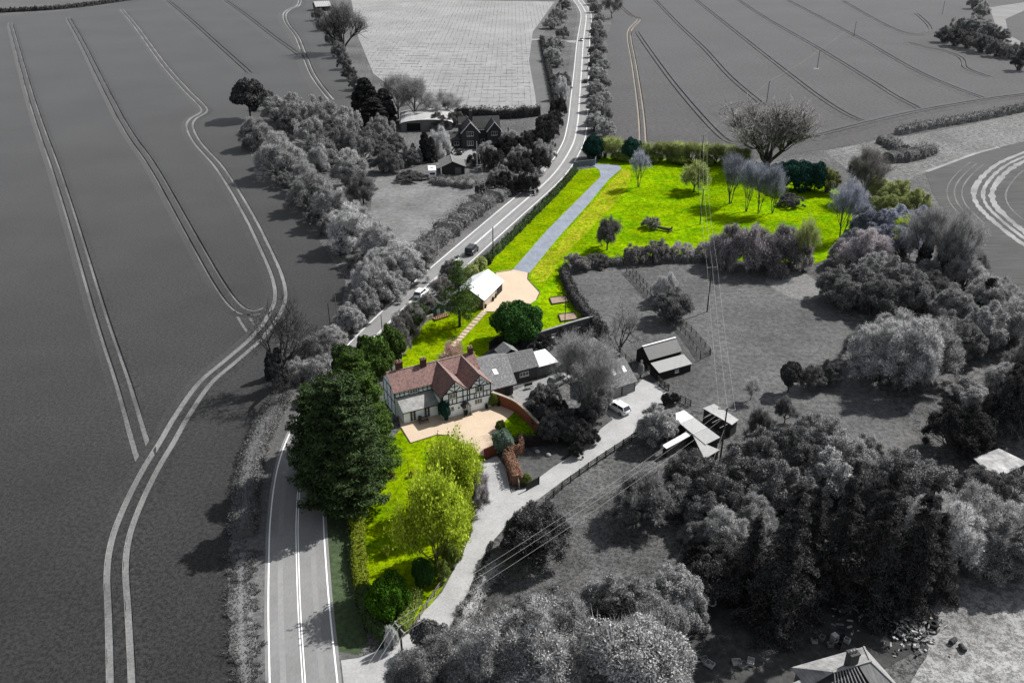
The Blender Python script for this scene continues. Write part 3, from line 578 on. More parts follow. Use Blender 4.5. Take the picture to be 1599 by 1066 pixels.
plant('blossom', BLO, [(500, 268, 224, 38), (545, 262, 232, 42), (538, 320, 292, 40)], 'blossom_bush', 'white blossoming bush in the neighbouring tree belt', 'bush', 'white blossom in the belt')
plant('cypress', LF_D, [(572, 184, 118, 50), (600, 190, 136, 44), (585, 196, 150, 50)], 'dark_conifer', 'dark dense conifer beside the vine field corner', 'tree', 'conifers by the vine field')
plant('bare', TW_M, [(622, 186, 116, 62), (648, 190, 122, 60), (680, 186, 140, 52), (700, 182, 145, 46)], 'bare_tree', 'leafless grey tree behind the neighbouring barn', 'tree', 'bare trees behind the barn')
plant('orchard', TW_D, [(568, 318, 272, 46), (598, 268, 238, 40)], 'gnarled_tree', 'small gnarled dark tree at the edge of the neighbouring lawn', 'tree', 'gnarled trees by the lawn', wood=gm('bark_black', .03))
plant('scrub', LF_M, [(612, 268, 236, 46), (640, 258, 226, 34), (618, 238, 205, 36), (640, 282, 266, 48), (600, 250, 218, 36), (690, 200, 175, 46), (712, 196, 172, 34)], 'garden_bush', 'rounded grey bush around the barn and white caravan', 'bush', 'bushes round the caravan')
plant('cypress', LF_D, [(664, 250, 203, 22), (674, 252, 212, 22)], 'clipped_yew', 'tall near-black columnar yew beside the white blossom tree', 'tree', 'black yews by the house')
plant('cypress', LF_M, [(646, 252, 222, 14), (655, 255, 230, 12)], 'slim_conifer', 'slim grey columnar conifer behind the caravan', 'tree', 'slim conifers')
plant('blossom', BLO, [(686, 244, 194, 38)], 'magnolia', 'white flowering tree in front of the brick house', 'tree')
plant('scrub', LF_D, [(790, 240, 212, 48), (822, 236, 205, 50), (848, 232, 195, 44), (768, 262, 228, 42), (806, 278, 240, 56), (836, 270, 228, 52), (790, 302, 268, 48), (766, 306, 276, 36), (822, 300, 268, 44), (740, 258, 238, 26), (852, 205, 175, 40), (870, 180, 150, 34)], 'roadside_bush', 'dark bushy shrub between the brick house and the road', 'bush', 'dark bushes by the brick house')
plant('scrub', TW_M, [(760, 250, 218, 34), (795, 232, 200, 40), (850, 252, 216, 44), (812, 258, 226, 40), (782, 288, 258, 40)], 'roadside_bush', 'mid-grey twiggy bush between the brick house and the road', 'bush', 'twiggy bushes by the brick house')
hedge([(672, 284), (700, 288), (742, 292)], 4., 1.5, LF_M, 'low_hedge', 'low shaggy grey hedge in front of the gable-fronted garage', dens=220, twig=120, rough=.8)
hedge([(745, 306), (760, 303)], 4, 3.4, LF_D, 'clipped_hedge', 'black clipped box hedge at the lawn corner', rough=.05)
hedge([(712, 182), (760, 184), (800, 184), (842, 180)], 3.5, 3.6, LF_D, 'field_hedge', 'long black hedge between vine field and brick house', dens=80, s=.3, twig=40)
hedge([(640, 418), (690, 372), (740, 332), (790, 300), (832, 272)], 6., 2.6, TW_D, 'roadside_hedge', 'broad dark roadside hedge across the road from the lime meadow', dens=110, s=.26, twig=110, rough=.5)
plant('scrub', TW_M, [(600, 470, 418, 60), (640, 440, 392, 56), (570, 500, 440, 56), (616, 462, 420, 50), (548, 520, 470, 50), (660, 420, 384, 40)], 'verge_scrub', 'tangled mid-grey scrub on the bank above the road', 'scrub', 'scrub on the road bank')
plant('scrub', TW_D, [(640, 424, 385, 44), (612, 445, 400, 40), (585, 480, 432, 44)], 'verge_scrub', 'dark tangled scrub on the bank above the road', 'scrub', 'dark scrub on the road bank')
plant('shrub', TW_M, [(500, 560, 518, 60), (470, 590, 556, 50), (520, 545, 505, 50), (455, 560, 528, 44), (505, 590, 552, 56)], 'low_scrub', 'low leafless scrub around the black bare tree', 'scrub', 'low scrub under the bare tree')
plant('snag', TW_K, [(443, 608, 472, 150)], 'bare_tree', 'black ivy-clad leafless tree leaning over the pale tractor track', 'tree', wood=gm('bark_black', .03), rot=2.2)
plant('cypress', LF_D, [(440, 606, 540, 34), (425, 590, 545, 22)], 'ivy_clump', 'dark ivy swathing the stem of the black bare tree', 'ivy', 'ivy on the bare tree')
hedge([(440, 622), (415, 668), (395, 720), (385, 780), (380, 840)], 3.6, 1.3, TW_D, 'trimmed_hedge', 'trimmed grey hedge between crop field and road', dens=200, s=.15, twig=60, rough=.12)
hedge([(388, 1100), (379, 1000), (376, 930), (380, 862)], 3.0, .26, TW_D, 'rough_verge', 'rough tussocky strip between crop field and road edge line', dens=260, s=.12, twig=120, rough=.7, cat='verge')

# --- trees between the road and the house
plant('broad', LF_C, [(504, 742, 600, 104, 'huge dark conifer overhanging the road where the centre lines vanish'), (543, 785, 582, 136, 'broadest dark conifer, standing between road and front lawn')], 'conifer', 'huge dark conifer', 'tree', 'huge conifers by the road')
plant('broad', LF_GD, [(580, 735, 580, 84), (562, 680, 545, 90)], 'conifer', 'dark green conifer between the white lean-to and the road', 'tree', 'green conifers by the house')
plant('leafy', LF_GD, [(590, 612, 520, 64), (612, 580, 505, 48)], 'garden_tree', 'green leafy tree behind the end chimney', 'tree', 'green trees behind the chimney')
plant('leafy', LF_C, [(548, 612, 532, 60), (575, 588, 520, 44)], 'garden_tree', 'dark grey-green tree on the road side of the chimney', 'tree', 'grey-green roadside trees')
plant('shrub', TW_N, [(620, 552, 490, 48), (645, 515, 470, 44), (668, 490, 456, 36), (692, 462, 430, 36), (705, 440, 402, 38), (632, 532, 478, 40)], 'hedgerow_shrub', 'brownish leafless shrub in the hedgerow behind the playhouse', 'shrub', 'hedgerow behind the playhouse')
plant('leafy', LF_C, [(630, 535, 500, 36), (655, 505, 470, 34), (648, 520, 484, 30)], 'hedgerow_bush', 'dark leafy bush in the hedgerow behind the playhouse', 'bush', 'leafy hedgerow behind the playhouse')
plant('cedar', LF_GD, [(718, 510, 398, 78)], 'cedar', 'dark green cedar with layered boughs beside the white-roofed garage', 'tree')
plant('shrub', TW_O, [(738, 440, 408, 30), (750, 424, 398, 26)], 'hedgerow_shrub', 'olive twiggy shrub behind the white garage roof', 'shrub', 'olive shrubs behind the garage')
plant('cherry', PNK, [(706, 572, 530, 46)], 'cherry_tree', 'pink-budded cherry tree beside the flagstone path', 'tree', wood=mat('bark_red', (.10, .05, .04)))
plant('bush', LF_G, [(808, 530, 468, 84)], 'evergreen_bush', 'large dark green evergreen bush beside the gravel yard', 'bush')
hedge([(752, 416), (790, 380), (830, 340), (870, 300), (898, 268)], 1.7, 1.15, LF_C, 'young_hedge', 'young green hedge between the road and the lime meadow', dens=110, s=.2, twig=50, rough=.45)
plant('bush', LF_C, [(760, 412, 396, 20), (750, 420, 402, 18)], 'hedge_bush', 'dark rounded bush at the pole end of the young hedge', 'bush', 'bushes at the hedge end')

# --- meadow hedge and trees
plant('bush', LF_T, [(925, 248, 206, 36), (984, 250, 211, 36)], 'holly', 'dark blue-green evergreen in the meadow hedge', 'tree', 'evergreens in the meadow hedge')
plant('broom', TW_O, [(945, 246, 206, 24), (960, 248, 205, 28), (1008, 250, 214, 22), (1030, 252, 212, 26), (1045, 252, 214, 24), (1060, 253, 212, 26), (1078, 254, 213, 26), (1096, 254, 215, 26), (1116, 255, 216, 28), (1136, 256, 218, 28), (1158, 260, 222, 30)], 'hazel_stool', 'olive many-stemmed hazel standing in the meadow hedge', 'shrub', 'hazels in the meadow hedge')
plant('bush', LF_O, [(968, 252, 236, 26), (1020, 254, 238, 30), (1060, 256, 240, 34), (1100, 257, 241, 34), (1140, 260, 243, 34), (1012, 252, 236, 20)], 'hedge_bush', 'green leafy growth at the foot of the meadow hazels', 'bush', 'hedge foot growth')
plant('oak', TW_N, [(1197, 262, 157, 158)], 'oak_tree', 'great spreading leafless oak above the meadow', 'tree', wood=mat('bark_oak', (.05, .048, .048)))
plant('alder', TW_B, [(997, 292, 234, 36), (1140, 318, 240, 54), (1165, 330, 250, 40), (1184, 333, 256, 40), (1206, 333, 256, 44), (1312, 372, 280, 66)], 'alder', 'blue-grey leafless many-stemmed tree standing in the lime meadow', 'tree', 'blue-grey meadow trees')
plant('orchard', TW_O, [(1083, 299, 252, 50)], 'round_tree', 'round-headed olive tree on a short trunk in the meadow', 'tree')
plant('orchard', TW_N, [(948, 390, 340, 42)], 'apple_tree', 'small twiggy grey-brown apple tree near the blue-grey drive', 'tree')
plant('bush', LF_T, [(1240, 296, 245, 60), (1272, 298, 248, 44), (1218, 292, 250, 40)], 'evergreen', 'dark teal evergreen at the far end of the meadow', 'tree', 'teal evergreens')
plant('scrub', TW_O, [(1290, 300, 258, 40), (1365, 310, 268, 44), (1395, 325, 276, 56), (1378, 345, 296, 50), (1425, 340, 290, 50)], 'olive_scrub', 'olive-tinted scrub between the meadow and the ploughed field', 'scrub', 'olive scrub')
plant('bare', TW_N, [(1348, 312, 232, 66), (1330, 300, 245, 44)], 'bare_tree', 'slender dark leafless tree at the meadow corner', 'tree', 'bare trees at the meadow corner', wood=gm('bark_dark', .04))
plant('scrub', TW_B, [(1352, 372, 318, 60), (1392, 376, 318, 64), (1372, 400, 345, 60), (1410, 400, 340, 56), (1330, 410, 352, 56), (1430, 370, 320, 50)], 'blue_thicket', 'blue-grey thicket shrub beside the lime meadow', 'shrub', 'blue-grey thicket')
plant('shrub', TW_P, [(1345, 425, 350, 84), (1310, 415, 368, 40), (1100, 404, 374, 36), (1065, 404, 376, 40)], 'mauve_shrub', 'mauve-grey leafless shrub on the meadow boundary', 'shrub', 'mauve shrubs')
plant('spring', LF_Y, [(1405, 392, 338, 34), (1392, 400, 360, 22)], 'willow', 'yellow-green leafing willow in the blue-grey thicket', 'tree', 'yellow willows')
plant('blossom', TW_P, [(1140, 416, 352, 66), (1172, 420, 345, 74), (1205, 420, 346, 76), (1232, 416, 350, 60), (1120, 414, 368, 48)], 'blackthorn', 'pale pinkish-grey blackthorn bush between meadow and paddock', 'bush', 'blackthorns on the boundary')
plant('alder', TW_O, [(1253, 424, 342, 40)], 'bare_tree', 'thin olive tree standing at the pale bank', 'tree')
hedge([(884, 424), (930, 416), (985, 412), (1045, 408), (1110, 408)], 2.4, 1.7, TW_D, 'boundary_hedge', 'dark scrubby hedge between lime meadow and paddock', dens=100, s=.2, twig=120, rough=.5)
plant('scrub', TW_N, [(900, 420, 396, 42), (935, 414, 394, 44), (990, 410, 380, 40), (1015, 408, 378, 40), (1030, 405, 372, 36)], 'hedge_shrub', 'brown-grey twiggy shrub in the paddock boundary hedge', 'shrub', 'shrubs in the boundary hedge')
hedge([(880, 428), (890, 455), (905, 480), (926, 505), (945, 525)], 2.2, 1.8, LF_D, 'paddock_hedge', 'dark hedge down the house side of the paddock', dens=100, s=.2, twig=60, rough=.35)
plant('scrub', TW_D, [(1236, 322, 303, 44)], 'brush_pile', 'dark pile of cut brushwood in the lime meadow', 'brush pile')
plant('shrub', TW_N, [(1016, 356, 336, 30)], 'small_bush', 'small twiggy bush beside the fallen tree', 'bush')

# --- paddock and eastern thicket
plant('scrub', TW_D, [(1048, 500, 445, 68)], 'fence_bush', 'dark dense bush swallowing the paddock rail fence', 'bush')
plant('blossom', BLO, [(1038, 470, 425, 44)], 'blossom_bush', 'white blossom bush rising behind the paddock fence', 'bush')
plant('snag', TW_D, [(966, 566, 470, 84)], 'dead_tree', 'gaunt dark tree with bare forked limbs behind the double garage', 'tree', wood=gm('bark_dark', .04), rot=.6)
plant('leafy', LF_D, [(1230, 612, 562, 36)], 'small_tree', 'small dark tree standing in the paddock', 'tree')
plant('scrub', LF_M, [(1264, 606, 566, 44), (1292, 598, 560, 40)], 'paddock_bush', 'grey bush next to the small dark paddock tree', 'bush', 'paddock bushes')
plant('bare', TW_M, [(1172, 624, 590, 34)], 'sapling', 'thin pale leafless sapling in the paddock', 'sapling')
plant('shrub', TW_L, [(1365, 588, 495, 90), (1405, 606, 484, 110), (1450, 592, 490, 90), (1390, 560, 478, 90), (1435, 560, 484, 70), (1335, 565, 505, 50)], 'pale_thicket', 'pale whitish leafless thicket mound in the paddock', 'shrub', 'pale thicket mound')
plant('scrub', TW_D, [(1300, 468, 412, 60), (1318, 482, 428, 60), (1370, 490, 425, 70), (1450, 480, 420, 60), (1500, 560, 500, 66), (1475, 565, 520, 50)], 'dark_thicket', 'dark leafless thicket shrub at the paddock edge', 'shrub', 'dark thicket')
plant('scrub', TW_M, [(1345, 468, 402, 70), (1395, 468, 398, 70), (1420, 490, 420, 70), (1360, 445, 388, 60), (1440, 450, 400, 56), (1480, 510, 440, 66), (1530, 545, 468, 70), (1470, 540, 480, 56)], 'grey_thicket', 'mid-grey leafless thicket shrub beside the ploughed field', 'shrub', 'grey thicket')
plant('shrub', TW_M, [(1500, 452, 385, 64), (1488, 420, 345, 60), (1540, 490, 425, 80), (1580, 540, 460, 80), (1610, 600, 500, 90), (1590, 500, 450, 60), (1520, 420, 385, 40), (1560, 470, 430, 60)], 'field_edge_shrub', 'pale-tipped leafless shrub along the ploughed field', 'shrub', 'shrubs along the ploughed field')
plant('bare', TW_M, [(1435, 430, 322, 72), (1470, 438, 330, 76), (1490, 445, 340, 60)], 'ivy_tree', 'leafless tree with ivy-dark trunk beside the ploughed field', 'tree', 'ivy trees', wood=gm('bark_black', .03))
plant('cypress', LF_D, [(1438, 430, 362, 26), (1466, 438, 360, 26), (1535, 490, 432, 40)], 'ivy_column', 'black column of ivy among the leafless trees', 'ivy', 'ivy columns')
plant('scrub', LF_D, [(1488, 705, 625, 96), (1518, 700, 640, 70)], 'dark_bush', 'big dark rounded bush beside the pale barn roof', 'bush', 'dark bushes by the barn roof')
plant('scrub', LF_D, [(1592, 682, 570, 86), (1600, 640, 545, 80), (1560, 668, 585, 60)], 'dark_tree', 'black mass of evergreen behind the pale barn roof', 'tree', 'black evergreens')
plant('scrub', TW_M, [(1500, 620, 590, 60), (1560, 620, 560, 60), (1520, 640, 600, 50)], 'edge_scrub', 'low grey scrub at the far paddock corner', 'scrub', 'scrub at the paddock corner')

# --- south of the paddock
plant('scrub', TW_M, [(1022, 692, 630, 64), (1040, 680, 640, 40)], 'drive_bush', 'twiggy grey bush beside the white-topped shed', 'bush', 'bushes by the shed')
plant('bush', LF_D, [(1040, 632, 612, 18), (1052, 630, 612, 18)], 'round_bush', 'small dark clipped ball bush at the yard entrance', 'bush', 'ball bushes at the yard')
plant('scrub', LF_M, [(1075, 770, 700, 84), (1110, 800, 722, 90), (1150, 772, 698, 84), (1060, 800, 742, 70), (1140, 820, 755, 80), (1185, 735, 668, 70), (1200, 790, 712, 90), (1230, 735, 660, 80), (1255, 760, 690, 80), (1100, 830, 770, 70)], 'leafy_thicket', 'grey leafy thicket bush south of the sheds', 'bush', 'leafy thicket')
plant('scrub', TW_M, [(1280, 715, 645, 70), (1310, 745, 668, 80), (1260, 700, 640, 60), (1290, 780, 700, 90), (1330, 760, 690, 80), (1240, 800, 730, 70), (1350, 720, 680, 60)], 'paddock_thicket', 'mid-grey thicket along the foot of the paddock', 'shrub', 'thicket along the paddock')
plant('orchard', TW_D, [(1225, 660, 622, 36), (1180, 690, 640, 40)], 'thorn_tree', 'small dark thorn tree over the thicket', 'tree', 'thorn trees')
plant('scrub', LF_M, [(1400, 790, 700, 100), (1440, 800, 720, 110), (1370, 810, 730, 90), (1490, 800, 740, 90), (1400, 830, 770, 80), (1528, 775, 726, 66), (1578, 782, 738, 70)], 'barn_thicket', 'grey thicket bush hiding the side of the pale barn roof', 'bush', 'thicket by the barn')
plant('shrub', TW_L, [(1470, 890, 770, 110), (1530, 880, 775, 110), (1500, 850, 750, 100), (1580, 860, 780, 90), (1440, 860, 760, 80)], 'pale_shrub', 'pale leafless shrub behind the dirt yard', 'shrub', 'pale shrubs behind the dirt yard')
plant('scrub', TW_D, [(1560, 900, 810, 90), (1600, 900, 800, 80)], 'yard_scrub', 'dark scrub beside the dirt yard', 'scrub', 'dark scrub by the dirt yard')
plant('spruce', LF_SP, [(1212, 972, 745, 132, 'tall near-black spruce standing above the broken pallet boxes'), (1166, 930, 800, 90, 'short black spruce beside the fine grey shrubs'), (1296, 925, 712, 104, 'tall near-black spruce above the washing machine'), (1350, 945, 715, 120, 'tallest near-black spruce above the scattered debris'), (1410, 945, 738, 112, 'tall near-black spruce above the scrap heap'), (1255, 900, 735, 92, 'near-black spruce hemmed in between taller spruces'), (1442, 930, 795, 100, 'short black spruce against the pale shrubs by the dirt yard')], 'spruce', 'tall near-black spruce with drooping boughs by the scrap yard', 'tree', 'spruces by the scrap yard')
plant('scrub', LF_D, [(1110, 930, 870, 90), (1130, 900, 840, 80), (1090, 880, 850, 50)], 'dark_understorey', 'dark bush at the foot of the spruces', 'bush', 'dark understorey')
plant('shrub', TW_M, [(1130, 860, 790, 80), (1170, 830, 770, 80), (1085, 850, 810, 50)], 'grey_shrub', 'fine mid-grey leafless shrub beside the spruces', 'shrub', 'grey shrubs by the spruces')
plant('orchard', TW_M, [(1002, 812, 742, 96)], 'orchard_tree', 'spreading leafless fruit tree in the lower paddock', 'tree')
plant('scrub', LF_D, [(838, 868, 786, 112), (812, 860, 800, 60)], 'round_bush', 'big round dark bush beside the white gravel drive', 'bush', 'big round bush by the drive')
hedge([(775, 880), (755, 915), (735, 955), (712, 1000)], 2.2, .6, TW_M, 'verge_scrub', 'low pale scrub along the lower side of the drive', dens=120, s=.16, twig=140, rough=.6, cat='scrub')
hedge([(768, 848), (752, 890), (734, 930), (712, 976), (700, 998)], .5, .45, LF_D, 'low_hedge', 'thin dark line of hedge along the gravel drive edge', dens=160, s=.14)
plant('shrub', TW_M, [(700, 1085, 985, 120), (765, 1090, 960, 140), (840, 1080, 935, 150), (790, 1050, 950, 120), (880, 1050, 925, 110), (745, 1060, 985, 90), (650, 1115, 1010, 100), (850, 1115, 985, 160)], 'foreground_shrub', 'mid-grey leafless thicket shrub at the mouth of the drive', 'shrub', 'thicket at the drive mouth')
plant('scrub', TW_D, [(870, 1010, 922, 110), (820, 1000, 930, 80)], 'foreground_shrub', 'dark-cored thicket shrub above the drive mouth', 'shrub', 'dark thicket at the drive')
plant('bush', LF_M, [(674, 1022, 968, 62)], 'blot_bush', 'dark retouching blot shaped as a domed bush at the drive mouth', 'bush')  # a retouching blot, modelled here as a bush
plant('scrub', TW_M, [(960, 975, 898, 90), (1000, 985, 905, 90), (1050, 960, 880, 90), (930, 960, 905, 60), (1070, 980, 905, 70)], 'spruce_edge_shrub', 'mid-grey shrub between lower paddock and scrap yard', 'shrub', 'shrubs at the scrap yard')
plant('scrub', LF_D, [(935, 1010, 930, 70), (975, 1020, 945, 80), (900, 1030, 945, 60)], 'dark_shrub', 'black-shadowed bush beside the white-flecked tree', 'bush', 'dark bushes at the scrap yard')
plant('fleck', LF_L, [(985, 1130, 962, 180, 'largest white-flecked leafing tree at the scrap yard edge'), (1030, 1040, 930, 90, 'small white-flecked tree in the shade of the shrubs'), (1020, 1120, 990, 130, 'white-flecked tree crowded against its larger twin')], 'white_blossom_tree', 'white-flecked leafing tree at the scrap yard edge', 'tree', 'white-flecked trees')

# --- gardens of the timber-framed house
YG = mat('bark_olive', (.12, .10, .05))
plant('spring', LF_Y, [(712, 802, 680, 96, 'yellow-green tree in fresh leaf beside the gravel forecourt'), (682, 898, 736, 108, 'larger yellow-green tree above the dark shaded bushes')], 'lime_tree', 'yellow-green tree in fresh leaf beside the front lawn', 'tree', 'yellow-green lawn trees', wood=YG)
plant('orchard', TW_P, [(735, 775, 700, 50), (742, 800, 735, 40)], 'bare_shrub', 'leafless grey shrub overhanging the white gravel drive', 'shrub', 'bare shrubs by the drive')
plant('bush', LF_GG, [(608, 960, 892, 72)], 'laurel', 'bright green laurel at the tip of the front lawn', 'bush')
plant('bush', LF_G, [(662, 918, 868, 34), (655, 900, 872, 30)], 'shade_bush', 'dark shaded bush below the yellow-green tree', 'bush', 'dark bushes below the lime tree')
plant('spring', LF_Y, [(702, 858, 768, 76), (728, 815, 742, 50)], 'lime_shrub', 'low yellow-green shrub along the gravel drive side of the lawn', 'shrub', 'yellow-green shrubs by the drive', wood=YG)
plant('scrub', LF_O, [(722, 845, 808, 36), (706, 880, 845, 34), (690, 905, 872, 30), (738, 800, 770, 26)], 'border_shrub', 'olive shrub in the border beside the gravel drive', 'shrub', 'olive border shrubs')
hedge([(556, 800), (560, 850), (562, 890), (566, 925)], 1.8, 1.7, foliage('hedge_lime', (.22, .27, .03), .3), 'lime_hedge', 'lime-tinted clipped hedge on the road side of the lawn', dens=180, s=.16, rough=.15)
hedge([(568, 930), (578, 965), (598, 990), (622, 1000)], 2.2, 1.9, LF_C, 'corner_hedge', 'dark curved hedge round the tip of the front lawn', dens=180, s=.16, rough=.15)
hedge([(625, 992), (640, 960), (652, 935)], 1.5, 1.8, LF_O, 'olive_hedge', 'olive clipped hedge between laurel and drive', dens=180, s=.15, rough=.12)
hedge([(549, 775), (546, 810), (548, 860), (552, 900)], .8, .9, LF_C, 'border_hedge', 'dark narrow border along the lawn fence', dens=160, s=.15, rough=.4)
plant('blossom', BLO, [(612, 1012, 975, 24)], 'blossom_bush', 'small white flowering bush below the telegraph pole', 'bush')
plant('bush', LF_S, [(786, 704, 668, 36)], 'topiary_dome', 'clipped sage-green dome bush beside the gravel forecourt', 'bush')
plant('bush', LF_O, [(782, 672, 655, 18)], 'topiary_ball', 'small clipped ball bush on the edge of the small lawn', 'bush')
plant('bush', foliage('leaf_red', (.30, .09, .03), .2), [(585, 748, 739, 10), (597, 747, 740, 8), (612, 745, 737, 9), (642, 744, 735, 9), (672, 742, 733, 11), (680, 740, 733, 10)], 'red_shrub', 'small red-leaved shrub in a row across the lawn', 'shrub', 'red shrubs in a row')
plant('bush', LF_Y, [(604, 866, 850, 18)], 'golden_bush', 'small golden bush on the lawn below the lime trees', 'bush')
plant('bush', LF_O, [(630, 842, 820, 14)], 'lawn_shrub', 'small olive shrub on the shaded lawn', 'shrub')
hedge([(800, 700), (825, 694), (850, 692), (872, 688)], 1.6, 1.8, foliage('hedge_dark_purple', (.06, .05, .05), .1), 'beech_hedge', 'dark clipped hedge at the foot of the small lawn', dens=180, s=.15, rough=.1)
hedge([(793, 718), (800, 736), (808, 758)], 1.7, 1.9, BRN, 'brown_hedge', 'brown clipped beech hedge beside the drive gate', dens=220, s=.15, rough=.06)
hedge([(793, 716), (804, 712), (814, 708), (812, 694)], .8, 1.9, BRN, 'brown_hedge', 'brown beech hedge return beside the dome bush', dens=220, s=.15, rough=.06)
plant('bush', LF_O, [(822, 756, 738, 16)], 'gate_shrub', 'small olive shrub against the dark field gate', 'shrub')
plant('scrub', LF_D, [(852, 668, 632, 46), (880, 676, 636, 50), (905, 692, 655, 44), (870, 652, 622, 44), (838, 655, 626, 32), (910, 665, 635, 40), (900, 712, 688, 26), (925, 692, 668, 26)], 'garden_shrub', 'dark shrub crowding the garden outside the brick wall', 'shrub', 'dark shrubs outside the wall')
plant('scrub', TW_D, [(860, 690, 640, 46), (925, 660, 610, 50), (890, 690, 650, 40)], 'garden_shrub', 'twiggy dark shrub in the garden outside the brick wall', 'shrub', 'twiggy shrubs outside the wall')
plant('scrub', LF_M, [(846, 622, 600, 36), (864, 625, 605, 30), (835, 628, 606, 20), (828, 648, 622, 26)], 'yard_shrub', 'grey shrub in front of the parked pale car', 'shrub', 'shrubs by the parked car')
plant('bare', TW_M, [(908, 652, 522, 116)], 'bare_tree', 'large fine-twigged leafless tree between the annex and the double garage', 'tree', wood=gm('bark_pale', .13))
plant('shrub', TW_M, [(930, 640, 578, 50), (908, 572, 535, 50)], 'courtyard_shrub', 'tall fine-twigged leafless shrub by the courtyard', 'shrub', 'courtyard shrubs')
plant('scrub', LF_D, [(826, 545, 528, 30), (850, 542, 522, 30), (880, 530, 510, 26), (905, 525, 508, 30), (932, 528, 502, 34), (945, 545, 525, 30), (795, 535, 522, 22)], 'wall_shrub', 'dark shrub against the courtyard wall', 'shrub', 'shrubs against the courtyard wall')
plant('scrub', TW_M, [(1000, 590, 560, 10)], 'weed_clump', 'small weed clump behind the double garage', 'shrub')

# --- far fields
plant('oak', TW_D, [(537, 82, 2, 76)], 'field_oak', 'round-headed leafless oak on the far field hedge', 'tree', wood=gm('bark_dark', .04))
plant('scrub', TW_D, [(498, 32, 10, 22), (508, 48, 22, 28), (520, 70, 45, 28), (530, 90, 62, 26), (538, 108, 82, 26), (546, 125, 100, 26), (556, 140, 116, 30), (566, 150, 126, 30)], 'field_hedge_bush', 'dark bush in the hedge below the field oak', 'bush', 'hedge below the field oak')
hedge([(-60, 24), (0, 20), (100, 14), (205, 0), (300, -20)], 4, 2.6, LF_D, 'far_hedge', 'long dark hedge along the top of the striped crop field', dens=40, s=.5, twig=20)
plant('scrub', TW_M, [(930, 205, 172, 36), (940, 190, 160, 36), (928, 175, 145, 30), (942, 165, 140, 32), (930, 150, 122, 28), (940, 140, 112, 30), (930, 125, 98, 26), (940, 112, 90, 28), (932, 100, 76, 24), (938, 88, 66, 22), (932, 74, 54, 22), (938, 62, 44, 22), (932, 48, 30, 22), (936, 36, 20, 20), (930, 20, 2, 22), (925, 8, -8, 20), (945, 215, 185, 36)], 'road_hedge_shrub', 'grey shrub in the hedge between the far road and the right-hand crop', 'shrub', 'hedge along the far road')
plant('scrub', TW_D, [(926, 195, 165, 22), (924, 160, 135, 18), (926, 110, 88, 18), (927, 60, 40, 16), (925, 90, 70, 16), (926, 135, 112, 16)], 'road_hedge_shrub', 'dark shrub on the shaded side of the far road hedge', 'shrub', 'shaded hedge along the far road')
plant('bare', TW_D, [(955, 28, -8, 34)], 'hedge_tree', 'dark leafless tree at the end of the right-hand crop', 'tree')
plant('scrub', TW_M, [(872, 35, 8, 36), (862, 45, 25, 30), (880, 20, -5, 24), (868, 78, 55, 36), (862, 95, 72, 30), (870, 105, 88, 24), (878, 60, 40, 24), (880, 140, 110, 24), (872, 130, 112, 22)], 'island_shrub', 'grey shrub in the triangle between vine field and far road', 'shrub', 'shrubs in the triangle')
hedge([(846, 62), (852, 90), (860, 125), (868, 162)], 2.2, 2.2, LF_D, 'dark_hedge', 'black hedge edging the vine field track', dens=50, s=.35)
plant('blossom', BLO, [(877, 155, 118, 22)], 'blossom_tree', 'pale blossoming tree on the far roadside', 'tree')
plant('scrub', LF_D, [(872, 178, 150, 24), (866, 200, 170, 28), (858, 215, 185, 30)], 'lane_bush', 'dark bush on the bend of the far road', 'bush', 'bushes on the road bend')
hedge([(1378, 222), (1395, 230), (1410, 238)], 5, 2.2, TW_D, 'field_hedge', 'short dark hedge block beside the rough pasture', dens=60, s=.35, twig=60, rough=.5)
hedge([(1400, 210), (1450, 200), (1520, 188), (1599, 172), (1700, 150)], 3.4, 2.4, TW_D, 'field_hedge', 'long dark hedge between right-hand crop and rough pasture', dens=50, s=.35, twig=40, rough=.35)
hedge([(1385, 252), (1420, 248), (1452, 238)], 6, 3.0, TW_D, 'field_hedge', 'rounded dark bramble bank beside the rough pasture', dens=60, s=.3, twig=70, rough=.3)
plant('scrub', TW_D, [(1472, 66, 38, 30), (1490, 72, 42, 36), (1510, 76, 46, 40), (1530, 82, 50, 40), (1555, 88, 60, 36), (1575, 92, 66, 30), (1590, 110, 72, 30)], 'corner_copse', 'dark bush of the small copse in the far right-hand crop', 'bush', 'copse in the far crop')
plant('scrub', TW_M, [(1495, 56, 25, 34), (1520, 58, 22, 36), (1540, 66, 28, 34), (1530, 30, 0, 26), (1560, 70, 40, 30), (1600, 90, 60, 30), (1520, 14, -10, 24)], 'corner_copse', 'grey leafless shrub of the small copse in the far right-hand crop', 'shrub', 'grey copse in the far crop')

